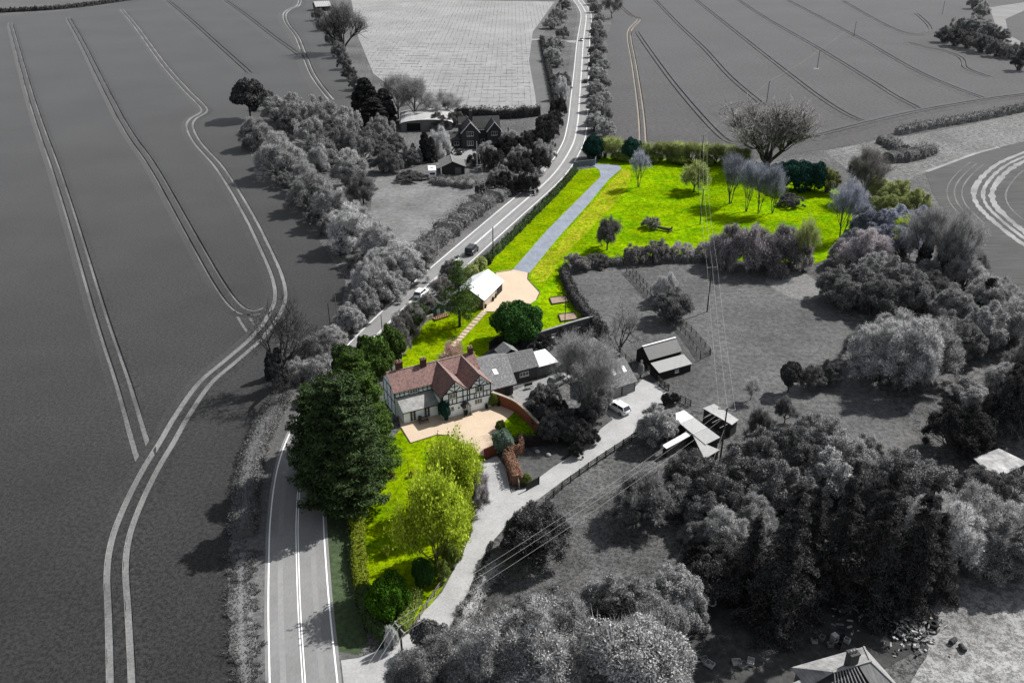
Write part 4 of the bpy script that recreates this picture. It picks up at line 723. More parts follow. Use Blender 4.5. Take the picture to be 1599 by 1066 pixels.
# ================================================================== BUILDINGS
def tilemat(name, a, b, speck, gray=False, sc=3.2):
    """small clay tiles: courses, speckle of lichen"""
    if name in MATS: return MATS[name]
    m = bpy.data.materials.new(name); m.use_nodes = True; n = m.node_tree.nodes; l = m.node_tree.links; p = n['Principled BSDF']; p.inputs['Roughness'].default_value = .9; a = alb(name, a); b = alb(name, b); speck = alb(name, speck)
    tc = n.new('ShaderNodeTexCoord')
    nz = n.new('ShaderNodeTexNoise'); nz.inputs['Scale'].default_value = sc; nz.inputs['Detail'].default_value = 8; nz.inputs['Roughness'].default_value = .75; l.new(tc.outputs['Object'], nz.inputs[0])
    n2 = n.new('ShaderNodeTexNoise'); n2.inputs['Scale'].default_value = .5; n2.inputs['Detail'].default_value = 3; l.new(tc.outputs['Object'], n2.inputs[0])
    vo = n.new('ShaderNodeTexVoronoi'); vo.inputs['Scale'].default_value = 4.5; l.new(tc.outputs['Object'], vo.inputs['Vector'])
    mx = n.new('ShaderNodeMix'); mx.data_type = 'RGBA'; mx.inputs[6].default_value = (*a, 1); mx.inputs[7].default_value = (*b, 1)
    rr = n.new('ShaderNodeMapRange'); rr.inputs[1].default_value = .38; rr.inputs[2].default_value = .62; l.new(nz.outputs[0], rr.inputs[0]); l.new(rr.outputs[0], mx.inputs[0])
    m2 = n.new('ShaderNodeMix'); m2.data_type = 'RGBA'; m2.inputs[7].default_value = (*speck, 1); l.new(mx.outputs[2], m2.inputs[6])
    r3 = n.new('ShaderNodeMapRange'); r3.inputs[1].default_value = .55; r3.inputs[2].default_value = .95; r3.inputs[4].default_value = .8; l.new(vo.outputs['Color'], r3.inputs[0]); l.new(r3.outputs[0], m2.inputs[0])
    m3 = n.new('ShaderNodeMix'); m3.data_type = 'RGBA'; m3.blend_type = 'MULTIPLY'; m3.inputs[7].default_value = (.72, .74, .78, 1); l.new(m2.outputs[2], m3.inputs[6]); l.new(n2.outputs[0], m3.inputs[0])
    l.new(m3.outputs[2], p.inputs['Base Color'])
    wv = n.new('ShaderNodeTexWave'); wv.bands_direction = 'Z'; wv.inputs['Scale'].default_value = 3.4; wv.inputs['Distortion'].default_value = .6; l.new(tc.outputs['Object'], wv.inputs[0])
    bp = n.new('ShaderNodeBump'); bp.inputs['Strength'].default_value = .5; bp.inputs['Distance'].default_value = .05; l.new(wv.outputs['Fac'], bp.inputs['Height']); l.new(bp.outputs[0], p.inputs['Normal'])
    MATS[name] = m; return m
M_tile = tilemat('clay_tile', (.27, .145, .125), (.46, .27, .235), (.12, .09, .085))
M_tileg = tilemat('lichened_tile_grey', (.16, .16, .16), (.27, .27, .27), (.42, .42, .42))
M_tiled = tilemat('dark_tile_grey', (.05, .05, .05), (.09, .09, .09), (.13, .13, .13))
M_render = mat('white_render', (.86, .93, .98), var=.05, scale=2, big=.04, obj=True, rough=.85)  # bluish white: the cool tint of the shade is in the base colour
M_beam = mat('black_timber', (.012, .018, .022), var=.3, scale=4, obj=True, rough=.7)
M_brick = mat('red_brick', (.32, .10, .055), var=.3, scale=5, big=.15, bigscale=.6, obj=True, stretch=(1, 1, 3))
M_brickd = mat('dark_red_brick', (.13, .06, .055), var=.3, scale=6, obj=True)
M_brickg = gm('brick_grey', .085, var=.35, scale=5, obj=True, stretch=(1, 1, 3)); M_stoneg = gm('stone_grey', .14, var=.45, scale=3, obj=True)
M_wg = gm('white_joinery', .72, var=.05, obj=True); M_lead = gm('lead', .35, var=.2, obj=True); M_pot = mat('chimney_pot', (.55, .42, .28), var=.2, obj=True)
GL = glassmat()
def frame(A, B):
    a = G(*A); b = G(*B); L = math.hypot(b[0] - a[0], b[1] - a[1]); return a, math.atan2(b[1] - a[1], b[0] - a[0]), L
def window(par, x0, x1, z0, z1, y=0, lights=2, rows_=2, m=None, side=1, name='window'):
    """casement on a wall at depth y, facing -y: frame with bars, each pane a child"""
    b = MB(); t = .06; yo = y - .04 * side; d0, d1 = sorted((y + .02 * side, yo))
    b.box(x0, x1, d0, d1, z0, z0 + t); b.box(x0, x1, d0, d1, z1 - t, z1)
    xs = [x0 + (x1 - x0) * i / lights for i in range(lights + 1)]
    for i, x in enumerate(xs): xx = min(max(x - t / 2, x0), x1 - t); b.box(xx, xx + t, d0, d1, z0 + t, z1 - t)
    o = b.build(name, m or M_wg, par)
    zs = [z0 + t + (z1 - z0 - 2 * t) * i / rows_ for i in range(rows_ + 1)]
    for i in range(lights):
        for j in range(rows_):
            p0, p1 = sorted((y - .012 * side, y + .012 * side))
            MB().box(xs[i] + t * .6, xs[i + 1] - t * .6, p0, p1, zs[j] + .018, zs[j + 1] - .018).build('pane', GL, o)
    MB().box(x0 - .06, x1 + .06, min(y - .09 * side, y), max(y - .09 * side, y), z0 - .07, z0 - .005).build('sill', m or M_wg, o)
    return o
def chimney(par, x, y, z0, z1, m, w=.75, d=.6, pots=2):
    c = MB().box(x - w / 2, x + w / 2, y - d / 2, y + d / 2, z0, z1 - .2).box(x - w / 2 - .06, x + w / 2 + .06, y - d / 2 - .06, y + d / 2 + .06, z1 - .2, z1).build('chimney', m, par)
    for k in range(pots):
        px_ = x + (k - (pots - 1) / 2) * w / pots
        MB().tube([(px_, y, z1 - .02), (px_, y, z1 + .32)], [.13, .10], 8).build('chimney_pot', M_pot if m is M_brickd else M_lead, c)
def beams(par, lst, y, side=1, axis='x'):
    for (a, za, b_, zb, wd) in lst:
        d = .035
        if axis == 'x': MB().bar((a, y - d * side * .4, za), (b_, y - d * side * .4, zb), wd, .07, up=(0, 1, 0)).build('timber_beam', M_beam, par)
        else: MB().bar((y - d * side * .4, a, za), (y - d * side * .4, b_, zb), wd, .07, up=(1, 0, 0)).build('timber_beam', M_beam, par)

# ---- the timber-framed house
a0, ang, Wd = frame((691.9, 654.4), (766.9, 634.4))
H_ = thing('timber_framed_house', 'white timber-framed house with twin front gables and red tiled roofs', 'house', a0, ang)
b = MB().box(-6, .0, 3.9, 9.0, 0, 4.35).box(0, 8, .0, 8.99, 0, 4.18)
b.prism([(0, 4.18), (4.08, 4.18), (2.05, 6.1)], 0, 6.2); b.prism([(4.1, 4.18), (8, 4.18), (6.07, 6.1)], 0, 6.2)
b.build('wall', M_render, H_)
bw = MB(); bw.v = [(-6, 3.9, 4.35), (-6, 9, 4.35), (-6, 6.45, 6.2), (-5.8, 3.9, 4.35), (-5.8, 9, 4.35), (-5.8, 6.45, 6.2)]; bw.f = [(0, 1, 2), (3, 5, 4), (0, 2, 5, 3), (1, 4, 5, 2), (0, 3, 4, 1)]; bw.build('gable_wall', M_render, H_)
r = MB().slab([(-6.25, 3.6, 4.26), (1.0, 3.6, 4.26), (1.0, 6.45, 6.36), (-6.25, 6.45, 6.36)], .12).slab([(-6.25, 6.45, 6.36), (8.2, 6.45, 6.36), (8.2, 9.3, 4.2), (-6.25, 9.3, 4.2)], .12).slab([(1.0, 4.2, 4.62), (8.2, 4.2, 4.62), (8.2, 6.45, 6.36), (1.0, 6.45, 6.36)], .12)
mr = r.build('roof', M_tile, H_)
for xc, xl, xr, zl, zr in ((2.05, -.3, 4.1, 3.92, 4.26), (6.07, 4.1, 8.38, 4.26, 3.95)):
    g_ = MB().slab([(xl, -.35, zl), (xc, -.35, 6.3), (xc, 6.43, 6.3), (xl, 6.43, zl)], .1).slab([(xc, -.35, 6.3), (xr, -.35, zr), (xr, 6.43, zr), (xc, 6.43, 6.3)], .1).build('gable_roof', M_tile, H_)
    MB().bar((xc, -.37, 6.31), (xc, 6.4, 6.31), .2, .08).build('ridge_tiles', tilemat('ridge_tile', (.30, .2, .17), (.45, .33, .28), (.5, .45, .4)), g_)
    for xe, ze in ((xl, zl), (xr, zr)): MB().bar((xc, -.37, 6.22), (xe, -.37, ze - .08), .08, .16, up=(0, 1, 0)).build('bargeboard', M_beam, g_)
MB().bar((4.1, -.3, 4.3), (4.1, 6.0, 4.3), .34, .05).build('valley_gutter', M_lead, H_)
MB().bar((-6.25, 6.45, 6.37), (8.2, 6.45, 6.37), .22, .09).build('ridge_tiles', MATS['ridge_tile'], mr)
for q in ([(3.05, 1.2), (3.55, 1.75)], [(3.05, 2.3), (3.55, 2.85)]):
    (xa, ya), (xb, yb) = q; zf = lambda x: 6.3 - (x - 2.05) * (6.3 - 4.26) / 2.05 + .03
    MB().slab([(xa, ya, zf(xa)), (xb, ya, zf(xb)), (xb, yb, zf(xb)), (xa, yb, zf(xa))], .05).build('rooflight', M_lead, H_)
chimney(H_, -4.05, 6.8, 4.9, 7.55, M_brickd, .95, .7, 2); chimney(H_, -.35, 6.3, 5.4, 7.35, M_brickd, .85, .6, 2); chimney(H_, 7.6, 6.5, 5.4, 7.3, M_brickd, .7, .6, 2)
# lean-to
lt = MB(); lt.v = [(-5.6, 1.5, 0), (.0, 1.5, 0), (0, 3.9, 0), (-5.6, 3.9, 0), (-5.6, 1.5, 2.05), (0, 1.5, 2.05), (0, 3.9, 3.05), (-5.6, 3.9, 3.05)]
lt.f = [(0, 1, 5, 4), (0, 4, 7, 3), (4, 5, 6, 7), (1, 2, 6, 5), (3, 7, 6, 2)]; lt.build('lean_to_wall', M_render, H_)
lr = MB().slab([(-5.8, 1.2, 2.03), (-.02, 1.2, 2.03), (-.02, 3.88, 3.17), (-5.8, 3.88, 3.17)], .1).build('lean_to_roof', mat('slate_pale', (.36, .36, .35), var=.25, scale=2, big=.2, bigscale=.8, obj=True, rough=.7), H_)
MB().bar((-5.8, 1.15, 1.96), (-.05, 1.15, 1.96), .09).build('gutter', M_beam, lr)
for xa in (-4.65, -2.4):
    d = MB().box(xa - .06, xa + 1.0, 1.46, 1.53, .06, 1.8).build('french_door', M_wg, H_)
    for i in range(2):
        for j in range(4): MB().box(xa + .06 + i * .47, xa + .40 + i * .47, 1.43, 1.47, .2 + j * .39, .54 + j * .39).build('pane', GL, d)
# timber frame of the front
fx = []
for x in (.07, 1.05, 2.3, 3.35, 4.08, 4.45, 5.5, 6.7, 7.93): fx.append((x, 2.2, x, 4.18, .15))
for x in (1.6, 5.2, 6.1, 7.3): fx.append((x, 2.2, x, 3.1, .12))
fx += [(0, 4.14, 4.1, 4.14, .16), (4.1, 4.14, 8, 4.14, .16), (0, 3.1, 4.1, 3.1, .14), (4.1, 3.1, 8, 3.1, .14), (0, 2.2, 4.1, 2.2, .16), (4.1, 2.2, 8, 2.2, .16)]
for xc in (2.05, 6.07):
    fx += [(xc, 4.2, xc, 5.85, .13), (xc - .9, 4.85, xc - .08, 4.22, .12), (xc + .9, 4.85, xc + .08, 4.22, .12), (xc - 1.35, 4.2, xc - 1.1, 4.7, .1), (xc + 1.35, 4.2, xc + 1.1, 4.7, .1), (xc - .55, 5.1, xc + .55, 5.1, .1)]
beams(H_, fx, 0)
bl = [(x, 3.2, x, 4.3, .12) for x in (-5.92, -5.2, -4.5, -3.75, -2.2, -1.5, -.8, -.1)] + [(-6, 4.25, 0, 4.25, .12), (-6, 3.75, -3.75, 3.75, .1), (-2.2, 3.75, 0, 3.75, .1), (-6, 3.22, 0, 3.22, .1)]
beams(H_, bl, 3.9)
sd = [(y_, 2.2 if y_ < 1.5 else 3.2, y_, 4.15, .13) for y_ in (.1, .8, 1.6, 2.4, 3.2)] + [(0, 4.1, 3.9, 4.1, .14), (0, 3.2, 3.9, 3.2, .12), (0, 2.2, 1.5, 2.2, .12)]
beams(H_, sd, 0, axis='y')
beams(H_, [(y_, .1, y_, 4.3, .15) for y_ in (4.0, 5.6, 7.3, 8.9)] + [(3.9, 2.3, 9, 2.3, .14), (3.9, 4.3, 9, 4.3, .14)], -6, axis='y')
window(H_, 1.16, 2.2, 3.2, 4.02, 0, 2); window(H_, 5.6, 6.58, 3.2, 4.02, 0, 2); window(H_, 5.25, 6.5, 1.15, 1.95, 0, 3); window(H_, 1.3, 1.85, 1.05, 1.75, 0, 1); window(H_, -3.62, -2.35, 3.35, 4.15, 3.9, 3)
# porch
pc = MB().box(3.02, 3.12, -.95, -.85, 0, 1.75).box(4.0, 4.1, -.95, -.85, 0, 1.75).build('porch_posts', M_beam, H_)
MB().slab([(2.85, -1.1, 1.7), (3.56, -1.1, 2.3), (3.56, .02, 2.3), (2.85, .02, 1.7)], .08).slab([(3.56, -1.1, 2.3), (4.27, -1.1, 1.7), (4.27, .02, 1.7), (3.56, .02, 2.3)], .08).build('porch_roof', tilemat('porch_tile', (.06, .05, .05), (.10, .08, .08), (.12, .1, .1)), H_)
dr = MB().box(3.2, 3.92, -.05, .02, .05, 1.7).build('door', M_wg, H_); MB().box(3.32, 3.8, -.07, -.045, .95, 1.5).build('pane', GL, dr); MB().box(3.82, 3.87, -.09, -.05, .8, .95).build('handle', M_beam, dr)
MB().box(2.5, 2.75, -.03, .0, 1.15, 1.4).build('wall_plaque', M_beam, H_)
MB().tube([(4.1, -.06, .1), (4.1, -.06, 4.1)], [.045, .045], 6).build('drainpipe', M_beam, H_)
# grey annex range beyond the house
N_ = thing('annex', 'long grey annex with lichened tile roofs joined to the timber-framed house', 'house', a0, ang)
b = MB().box(8.03, 12.7, 1.75, 11.2, 0, 2.3).box(12.7, 18.5, 4.5, 10.4, 0, 2.3); b.build('wall', M_brickg, N_)
MB().slab([(8.42, 1.2, 2.1), (13.1, 1.2, 2.1), (14.1, 6.9, 4.5), (8.42, 6.9, 4.5)], .12).slab([(8.42, 6.9, 4.5), (14.1, 6.9, 4.5), (14.1, 11.6, 2.2), (8.42, 11.6, 2.2)], .12).build('roof', M_tileg, N_)
MB().slab([(13.6, 4.35, 2.25), (18.75, 4.35, 2.25), (18.75, 6.75, 4.35), (13.6, 6.75, 4.35)], .12).slab([(13.6, 6.75, 4.35), (18.75, 6.75, 4.35), (18.75, 10.6, 2.1), (13.6, 10.6, 2.1)], .12).build('roof', M_tileg, N_)
wb = MB(); wb.v = [(18.3, 4.5, 2.2), (18.3, 10.4, 2.2), (18.3, 6.75, 4.25), (18.5, 4.5, 2.2), (18.5, 10.4, 2.2), (18.5, 6.75, 4.25)]; wb.f = [(0, 1, 2), (3, 5, 4), (0, 2, 5, 3), (1, 4, 5, 2)]; wb.build('gable_wall', M_brickg, N_)
window(N_, 15.3, 16.9, .95, 1.75, 4.5, 3); MB().slab([(10.4, 3.6, 3.18), (11.1, 3.6, 3.18), (11.1, 4.6, 3.6), (10.4, 4.6, 3.6)], .04).build('rooflight', gm('rooflight_white', .8), N_)
MB().box(11.2, 12.1, 1.71, 1.76, .05, 1.9).build('door', gm('door_dark', .04), N_)
V_ = thing('glazed_lean_to', 'white panel-roofed lean-to at the end of the grey annex', 'lean-to', a0, ang)
MB().box(18.55, 22.1, 4.6, 9.0, 0, 2.05).build('wall', M_stoneg, V_)
for k in range(5): MB().slab([(18.6 + k * .76, 4.3, 2.12), (19.32 + k * .76, 4.3, 2.12), (19.32 + k * .76, 8.9, 2.35), (18.6 + k * .76, 8.9, 2.35)], .06).build('roof_panel', gm('white_sheet', .72, var=.08, obj=True), V_)
D_ = thing('garden_shed', 'small grey shed with tiled roof behind the annex', 'shed', a0, ang)
MB().box(15.6, 18.4, 11.0, 13.6, 0, 1.7).build('wall', M_brickg, D_)
MB().slab([(15.3, 10.8, 1.6), (17, 10.8, 2.7), (17, 13.8, 2.7), (15.3, 13.8, 1.6)], .08).slab([(17, 10.8, 2.7), (18.7, 10.8, 1.6), (18.7, 13.8, 1.6), (17, 13.8, 2.7)], .08).build('roof', M_tileg, D_)

def gbuild(name, label, cat, A, B, depth, eave, ridge, wm, rm, over=.25, ry=None, lean=False, group=None, x0=0, x1=None, endgable=True):
    a, an, L = frame(A, B); x1 = L if x1 is None else x1; t = thing(name, label, cat, a, an, group); ry = depth / 2 if ry is None else ry
    b = MB(); n = len(b.v)
    out = [(0, 0), (0, eave), (ry, ridge), (depth, eave), (depth, 0)] if not lean else [(0, 0), (0, eave), (depth, ridge), (depth, 0)]
    for x in (x0, x1): b.v += [(x, y, z) for y, z in out]
    k = len(out); b.f.append(tuple(range(k))); b.f.append(tuple(range(2 * k - 1, k - 1, -1)))
    for i in range(k - 1): b.f.append((i, i + 1, k + i + 1, k + i))
    b.build('wall', wm, t); sl = (ridge - eave) / ry if not lean else (ridge - eave) / depth
    rf = MB().slab([(x0 - over, -over, eave - over * sl + .09), (x1 + over, -over, eave - over * sl + .09), (x1 + over, ry if not lean else depth, ridge + .09), (x0 - over, ry if not lean else depth, ridge + .09)], .08)
    ro = rf.build('roof', rm, t)
    if not lean:
        s2 = (ridge - eave) / (depth - ry)
        MB().slab([(x0 - over, ry, ridge + .09), (x1 + over, ry, ridge + .09), (x1 + over, depth + over, eave - over * s2 + .09), (x0 - over, depth + over, eave - over * s2 + .09)], .08).build('roof', rm, t)
    return t, L
# ---- white-roofed cart garage
M_metal = mat('white_sheet_roof', (.74, .76, .80), var=.06, scale=3, obj=True, rough=.45)
t, L = gbuild('cart_garage', 'timber garage with pale sheet roof and open bay on the tan yard', 'garage', (755, 483), (784, 454), 6.2, 2.15, 3.95, mat('garage_boards', (.22, .15, .11), var=.35, scale=3, obj=True, stretch=(1, 1, 6)), M_metal, .35)
MB().box(6.4, 8.9, -.05, .05, .05, 1.95).build('bay_shade_panel', mat('bay_shade_dark', (.02, .017, .015)), t)  # near-black panel on the solid wall stands in for the bay's shaded inside
for k in range(2):
    d = MB().box(.4 + k * 2.8, 2.95 + k * 2.8, -.06, .0, .05, 1.95).build('garage_door', mat('door_cream', (.70, .60, .50), var=.1, obj=True), t)
    for j in range(5): MB().box(.5 + k * 2.8 + j * .48, .53 + k * 2.8 + j * .48, -.075, -.055, .1, 1.9).build('board_joint', mat('joint_brown', (.25, .18, .13)), d)
for x in (0, 3.08, 6.15, 9.2): MB().box(x - .08, x + .08, -.1, .02, 0, 2.1).build('post', mat('post_cream', (.6, .5, .42)), t)
# ---- double garage
t, L = gbuild('double_garage', 'double garage with two pale doors and lichened roof', 'garage', (949, 624.5), (991.4, 611), 7.2, 2.0, 4.4, M_brickg, M_tileg, .25, ry=3.6)
for k in range(2):
    d = MB().box(.25 + k * 2.55, 2.45 + k * 2.55, -.06, .0, .04, 1.82).build('garage_door', gm('door_grey', .30, var=.12, obj=True), t)
    for j in range(4): MB().box(.25 + k * 2.55, 2.45 + k * 2.55, -.075, -.055, .38 + j * .4, .41 + j * .4).build('panel_joint', gm('joint_grey', .12), d)
for x in (2.0, 4.0): MB().slab([(x, 1.5, 3.14), (x + .6, 1.5, 3.14), (x + .6, 2.4, 3.74), (x, 2.4, 3.74)], .04).build('rooflight', gm('rooflight_white', .8), t)
t, L = gbuild('rear_store', 'low pale-roofed store behind the double garage', 'store', (932, 585), (966, 568), 6.0, 1.9, 2.6, M_stoneg, gm('pale_felt', .24, var=.3, scale=1, obj=True), .15, lean=True)
# ---- black barn with lean-to
t, L = gbuild('black_barn', 'black boarded barn with corrugated roof in the paddock corner', 'barn', (1013, 577), (1062, 563), 3.6, 1.9, 3.4, gm('black_boards', .022, var=.4, scale=3, obj=True, stretch=(6, 6, 1)), stripes('corrugated_dark', (.07, .07, .07), (.17, .17, .17), 1.6), .15, ry=1.9)
MB().bar((-.2, 1.9, 3.53), (L + .2, 1.9, 3.53), .35, .06).build('ridge_cap', gm('ridge_white', .7), t)
t, L = gbuild('barn_lean_to', 'pale corrugated lean-to on the front of the black barn', 'lean-to', (1028.5, 594), (1078, 580), 2.3, 1.45, 2.05, gm('black_boards', .022), stripes('corrugated_pale', (.24, .24, .24), (.36, .36, .36), 1.6), .12, lean=True)
window(t, 3.2, 3.9, .6, 1.1, 0, 2, 1)
# ---- the long low shed with the white end, and its neighbours
def flatroof(name, label, cat, pts, h, m, wm, fall=.0, sec=None, open_=False):
    P = [G(*p, h) for p in pts]; c = P[0]; t = thing(name, label, cat, (c[0], c[1], 0)); Q = [(p[0] - c[0], p[1] - c[1], h) for p in P]
    if sec:
        for (u0, u1, mm) in sec:
            f = lambda u, i, j: tuple(Q[i][k] + (Q[j][k] - Q[i][k]) * u for k in range(3))
            MB().slab([f(u0, 0, 3), f(u0, 1, 2), f(u1 - .004, 1, 2), f(u1 - .004, 0, 3)], .09).build('roof_sheet', mm, t)
    else: MB().slab(Q, .1).build('roof', m, t)
    cx = sum(q[0] for q in Q) / len(Q); cy = sum(q[1] for q in Q) / len(Q)
    W_ = [(cx + (q[0] - cx) * .93, cy + (q[1] - cy) * .93, h - .11) for q in Q]
    MB().slab(W_, h - .11).build('wall', wm, t); return t
sh_a = stripes('corrugated_light', (.42, .42, .42), (.52, .52, .52), 1.2, axis='DIAGONAL')
flatroof('long_shed', 'long low shed roofed in pale sheets with a bright white end', 'shed', [(1047, 648.5), (1068, 640), (1125, 682.6), (1102, 694)], 2.0, None, gm('shed_dark', .04), sec=[(0, .28, gm('white_sheet', .72)), (.28, .66, sh_a), (.66, 1, gm('grey_sheet', .40, var=.15, obj=True))])
flatroof('shed_wing', 'pale grey sheet-roofed wing at the end of the long shed', 'shed', [(1081, 677), (1104, 694), (1124, 702), (1100, 716)], 1.9, gm('grey_sheet', .40), gm('shed_dark', .04))
flatroof('narrow_lean_to', 'narrow white-roofed lean-to among bushes by the long shed', 'lean-to', [(1034, 695), (1072, 674), (1081, 678), (1041, 700)], 1.7, gm('white_sheet', .72), gm('shed_dark', .04))
flatroof('stable', 'dark stable box with pale flat roof at the paddock edge', 'stable', [(1097.5, 637), (1115, 630), (1153.7, 655), (1143, 663)], 2.3, gm('stable_roof', .48, var=.2, scale=2, obj=True), gm('shed_dark', .04))
for i in range(3):
    p, q = G(1100 + i * 12, 652 + i * 8, 1.95), G(1112 + i * 12, 646 + i * 8, 2.2)
    MB().bar(p, q, .07).build('pergola_pole', gm('pole_pale', .45), label='thin pale pole spanning from long shed to stable', cat='pole', group='poles between shed and stable')
flatroof('old_barn', 'pale weathered barn roof half hidden in thicket', 'barn', [(1520, 715), (1560, 699.7), (1606, 722), (1553, 748)], 2.2, gm('old_sheet', .42, var=.3, scale=1.2, big=.25, bigscale=.3, obj=True), gm('shed_dark', .04))
# ---- ruined cottage in the foreground
a, an, L = frame((1258, 1090), (1420, 1075)); an_ = R(-8)
t = thing('ruined_cottage', 'derelict cottage with sagging hipped roof and bare rafters', 'house', G(1330, 1098), R(18))
MB().box(-4.2, 3.6, -2.6, 3.6, 0, 2.4).build('wall', gm('cottage_wall', .22, var=.3, scale=2, obj=True), t)
M_cot = gm('patched_slate', .36, var=.3, scale=1.4, big=.3, bigscale=.5, obj=True, stretch=(3, .6, 1), bump=.3)
e = 2.35; rz_ = 4.6
MB().slab([(-2.6, .6, rz_), (1.6, .6, rz_), (3.95, 3.95, e), (-4.55, 3.95, e)], .1).build('roof', M_cot, t)
MB().slab([(1.6, .6, rz_), (3.95, -2.95, e), (3.95, 3.95, e)], .1).build('roof', M_cot, t)
MB().slab([(.2, .6, rz_), (1.6, .6, rz_), (3.95, -2.95, e), (1.0, -2.95, e)], .1).build('roof', gm('patched_slate_dark', .22, var=.35, scale=1.4, obj=True, stretch=(3, .6, 1)), t)
MB().slab([(-2.6, .6, rz_), (-4.55, 3.95, e), (-4.55, 1.4, e)], .1).build('roof', M_cot, t)
for k in range(9): x = -4.0 + k * .55; MB().bar((x, -2.8, e + .05), (x * .55 - .3, .58, rz_ - .05), .09, .12).build('rafter', gm('rafter_wood', .30, var=.3, obj=True), t)
for k in range(4): MB().bar((-4.2 + k * .35, -2.3 + k * .75, e + .2 + k * .5), (.2, -2.3 + k * .75, e + .2 + k * .5), .05, .04).build('batten', gm('rafter_wood', .30), t)
MB().bar((-2.7, .6, rz_ + .04), (1.7, .6, rz_ + .04), .22, .1).build('ridge_tiles', M_lead, t)
for (p, q) in (((1.6, .6, rz_ + .03), (3.95, -2.95, e + .03)), ((1.6, .6, rz_ + .03), (3.95, 3.95, e + .03))): MB().bar(p, q, .18, .08).build('hip_tiles', M_lead, t)
chimney(t, -.3, 1.0, 3.6, 6.0, M_brickg, .95, .75, 3)
MB().box(-6.6, -4.3, -1.6, 2.2, 0, 1.9).build('side_wall', MATS['cottage_wall'], t); MB().slab([(-6.9, -1.8, 1.85), (-4.25, -1.8, 2.4), (-4.25, 2.4, 2.4), (-6.9, 2.4, 1.85)], .08).build('side_roof', M_cot, t)

# ---- neighbour's brick house, barn and garage
t = thing('brick_house', 'dark brick house with two white-edged gables across the road', 'house', G(722, 233), R(10))
M_bn = gm('brick_dark', .06, var=.35, scale=4, obj=True); M_wt = gm('white_trim', .7)
MB().box(0, 5.2, 0, 9, 0, 5.2).prism([(0, 5.2), (5.2, 5.2), (2.6, 8.0)], 0, 9).build('wall', M_bn, t); MB().box(5.2, 8, 2.5, 9, 0, 5.0).build('link_wall', M_bn, t)
MB().box(8, 12.2, .5, 9, 0, 5.2).prism([(8, 5.2), (12.2, 5.2), (10.1, 7.7)], .5, 9).build('wall', M_bn, t)
for xa, xm, xb, zr, y0 in ((-.4, 2.6, 5.6, 8.2, -.4), (7.6, 10.1, 12.6, 7.9, .1)):
    g_ = MB().slab([(xa, y0, 4.9), (xm, y0, zr), (xm, 9.4, zr), (xa, 9.4, 4.9)], .12).slab([(xm, y0, zr), (xb, y0, 4.9), (xb, 9.4, 4.9), (xm, 9.4, zr)], .12).build('roof', M_tiled, t)
    for xe in (xa, xb): MB().bar((xm, y0 - .03, zr - .05), (xe, y0 - .03, 4.85), .1, .28, up=(0, 1, 0)).build('bargeboard', M_wt, g_)
MB().slab([(-.4, 4, 5.2), (12.6, 4, 5.2), (12.6, 6.8, 8.3), (-.4, 6.8, 8.3)], .12).slab([(-.4, 6.8, 8.3), (12.6, 6.8, 8.3), (12.6, 9.6, 5.2), (-.4, 9.6, 5.2)], .12).build('roof', M_tiled, t)
window(t, 1.5, 3.5, 3.9, 5.3, 0, 3); window(t, 1.5, 3.5, 1.0, 2.4, 0, 3); window(t, 9.2, 11.0, 3.7, 4.9, .5, 3); window(t, 5.9, 7.4, 1.0, 2.2, 2.5, 2)
chimney(t, 3.6, 6.2, 6.5, 10.2, M_bn, .9, .8, 2); chimney(t, -.35, 2.2, 0, 7.2, M_bn, 1.0, .9, 1)
MB().box(-5, -.02, 1.5, 6, 0, 2.6).build('wing_wall', M_bn, t); g_ = MB().slab([(-5.3, 1.1, 2.5), (-.02, 1.1, 2.5), (-.02, 3.7, 4.6), (-5.3, 3.7, 4.6)], .1).slab([(-5.3, 3.7, 4.6), (-.02, 3.7, 4.6), (-.02, 6.3, 2.5), (-5.3, 6.3, 2.5)], .1).build('wing_roof', M_tiled, t)
window(t, -2.4, -.8, .9, 2.0, 1.5, 2)
t = thing('neighbour_garage', 'grey gabled garage beside the white caravan', 'garage', G(689, 273), R(8))
MB().box(0, 6.6, 0, 7, 0, 2.2).prism([(0, 2.2), (6.6, 2.2), (3.3, 3.6)], 0, 7).build('wall', gm('garage_dark', .035, obj=True), t)
MB().slab([(-.4, -.4, 2.1), (3.3, -.4, 3.75), (3.3, 7.4, 3.75), (-.4, 7.4, 2.1)], .1).slab([(3.3, -.4, 3.75), (7.0, -.4, 2.1), (7.0, 7.4, 2.1), (3.3, 7.4, 3.75)], .1).build('roof', gm('felt_grey', .2, var=.15, obj=True), t)
MB().bar((3.3, -.42, 3.78), (3.3, 7.42, 3.78), .25, .08).build('ridge_cap', M_lead, t); MB().box(3.9, 5.6, -.06, .0, .05, 1.9).build('door', gm('door_panel', .15), t); MB().box(-.1, .15, -.15, .0, 0, 2.2).build('corner_post', M_wt, t)
t = thing('arched_barn', 'pale arched-roof barn behind the neighbouring garden', 'barn', G(626, 205), R(6))
arc = [(0, 0)] + [(8.5 - 8.5 * math.cos(a_), 2.4 + 1.2 * math.sin(a_)) for a_ in [math.pi * k / 10 for k in range(11)]] + [(17, 0)]
MB().prism(arc, 0, 16).build('wall', gm('barn_grey', .2, var=.2, obj=True), t)
arr = [(8.5 - 8.8 * math.cos(math.pi * k / 10), 2.4 + 1.3 * math.sin(math.pi * k / 10)) for k in range(11)]
bb = MB()
for k in range(10): (x0_, z0_), (x1_, z1_) = arr[k], arr[k + 1]; bb.slab([(x0_, -.4, z0_), (x1_, -.4, z1_), (x1_, 16.4, z1_), (x0_, 16.4, z0_)], .12)
bb.build('roof', gm('barn_roof_pale', .5, var=.2, scale=.8, obj=True), t); MB().box(2, 6.5, -.1, .0, 0, 2.5).build('opening_shade', gm('opening_shade_black', .01), t)  # near-black slab gives the barn mouth its shade; no hole is cut
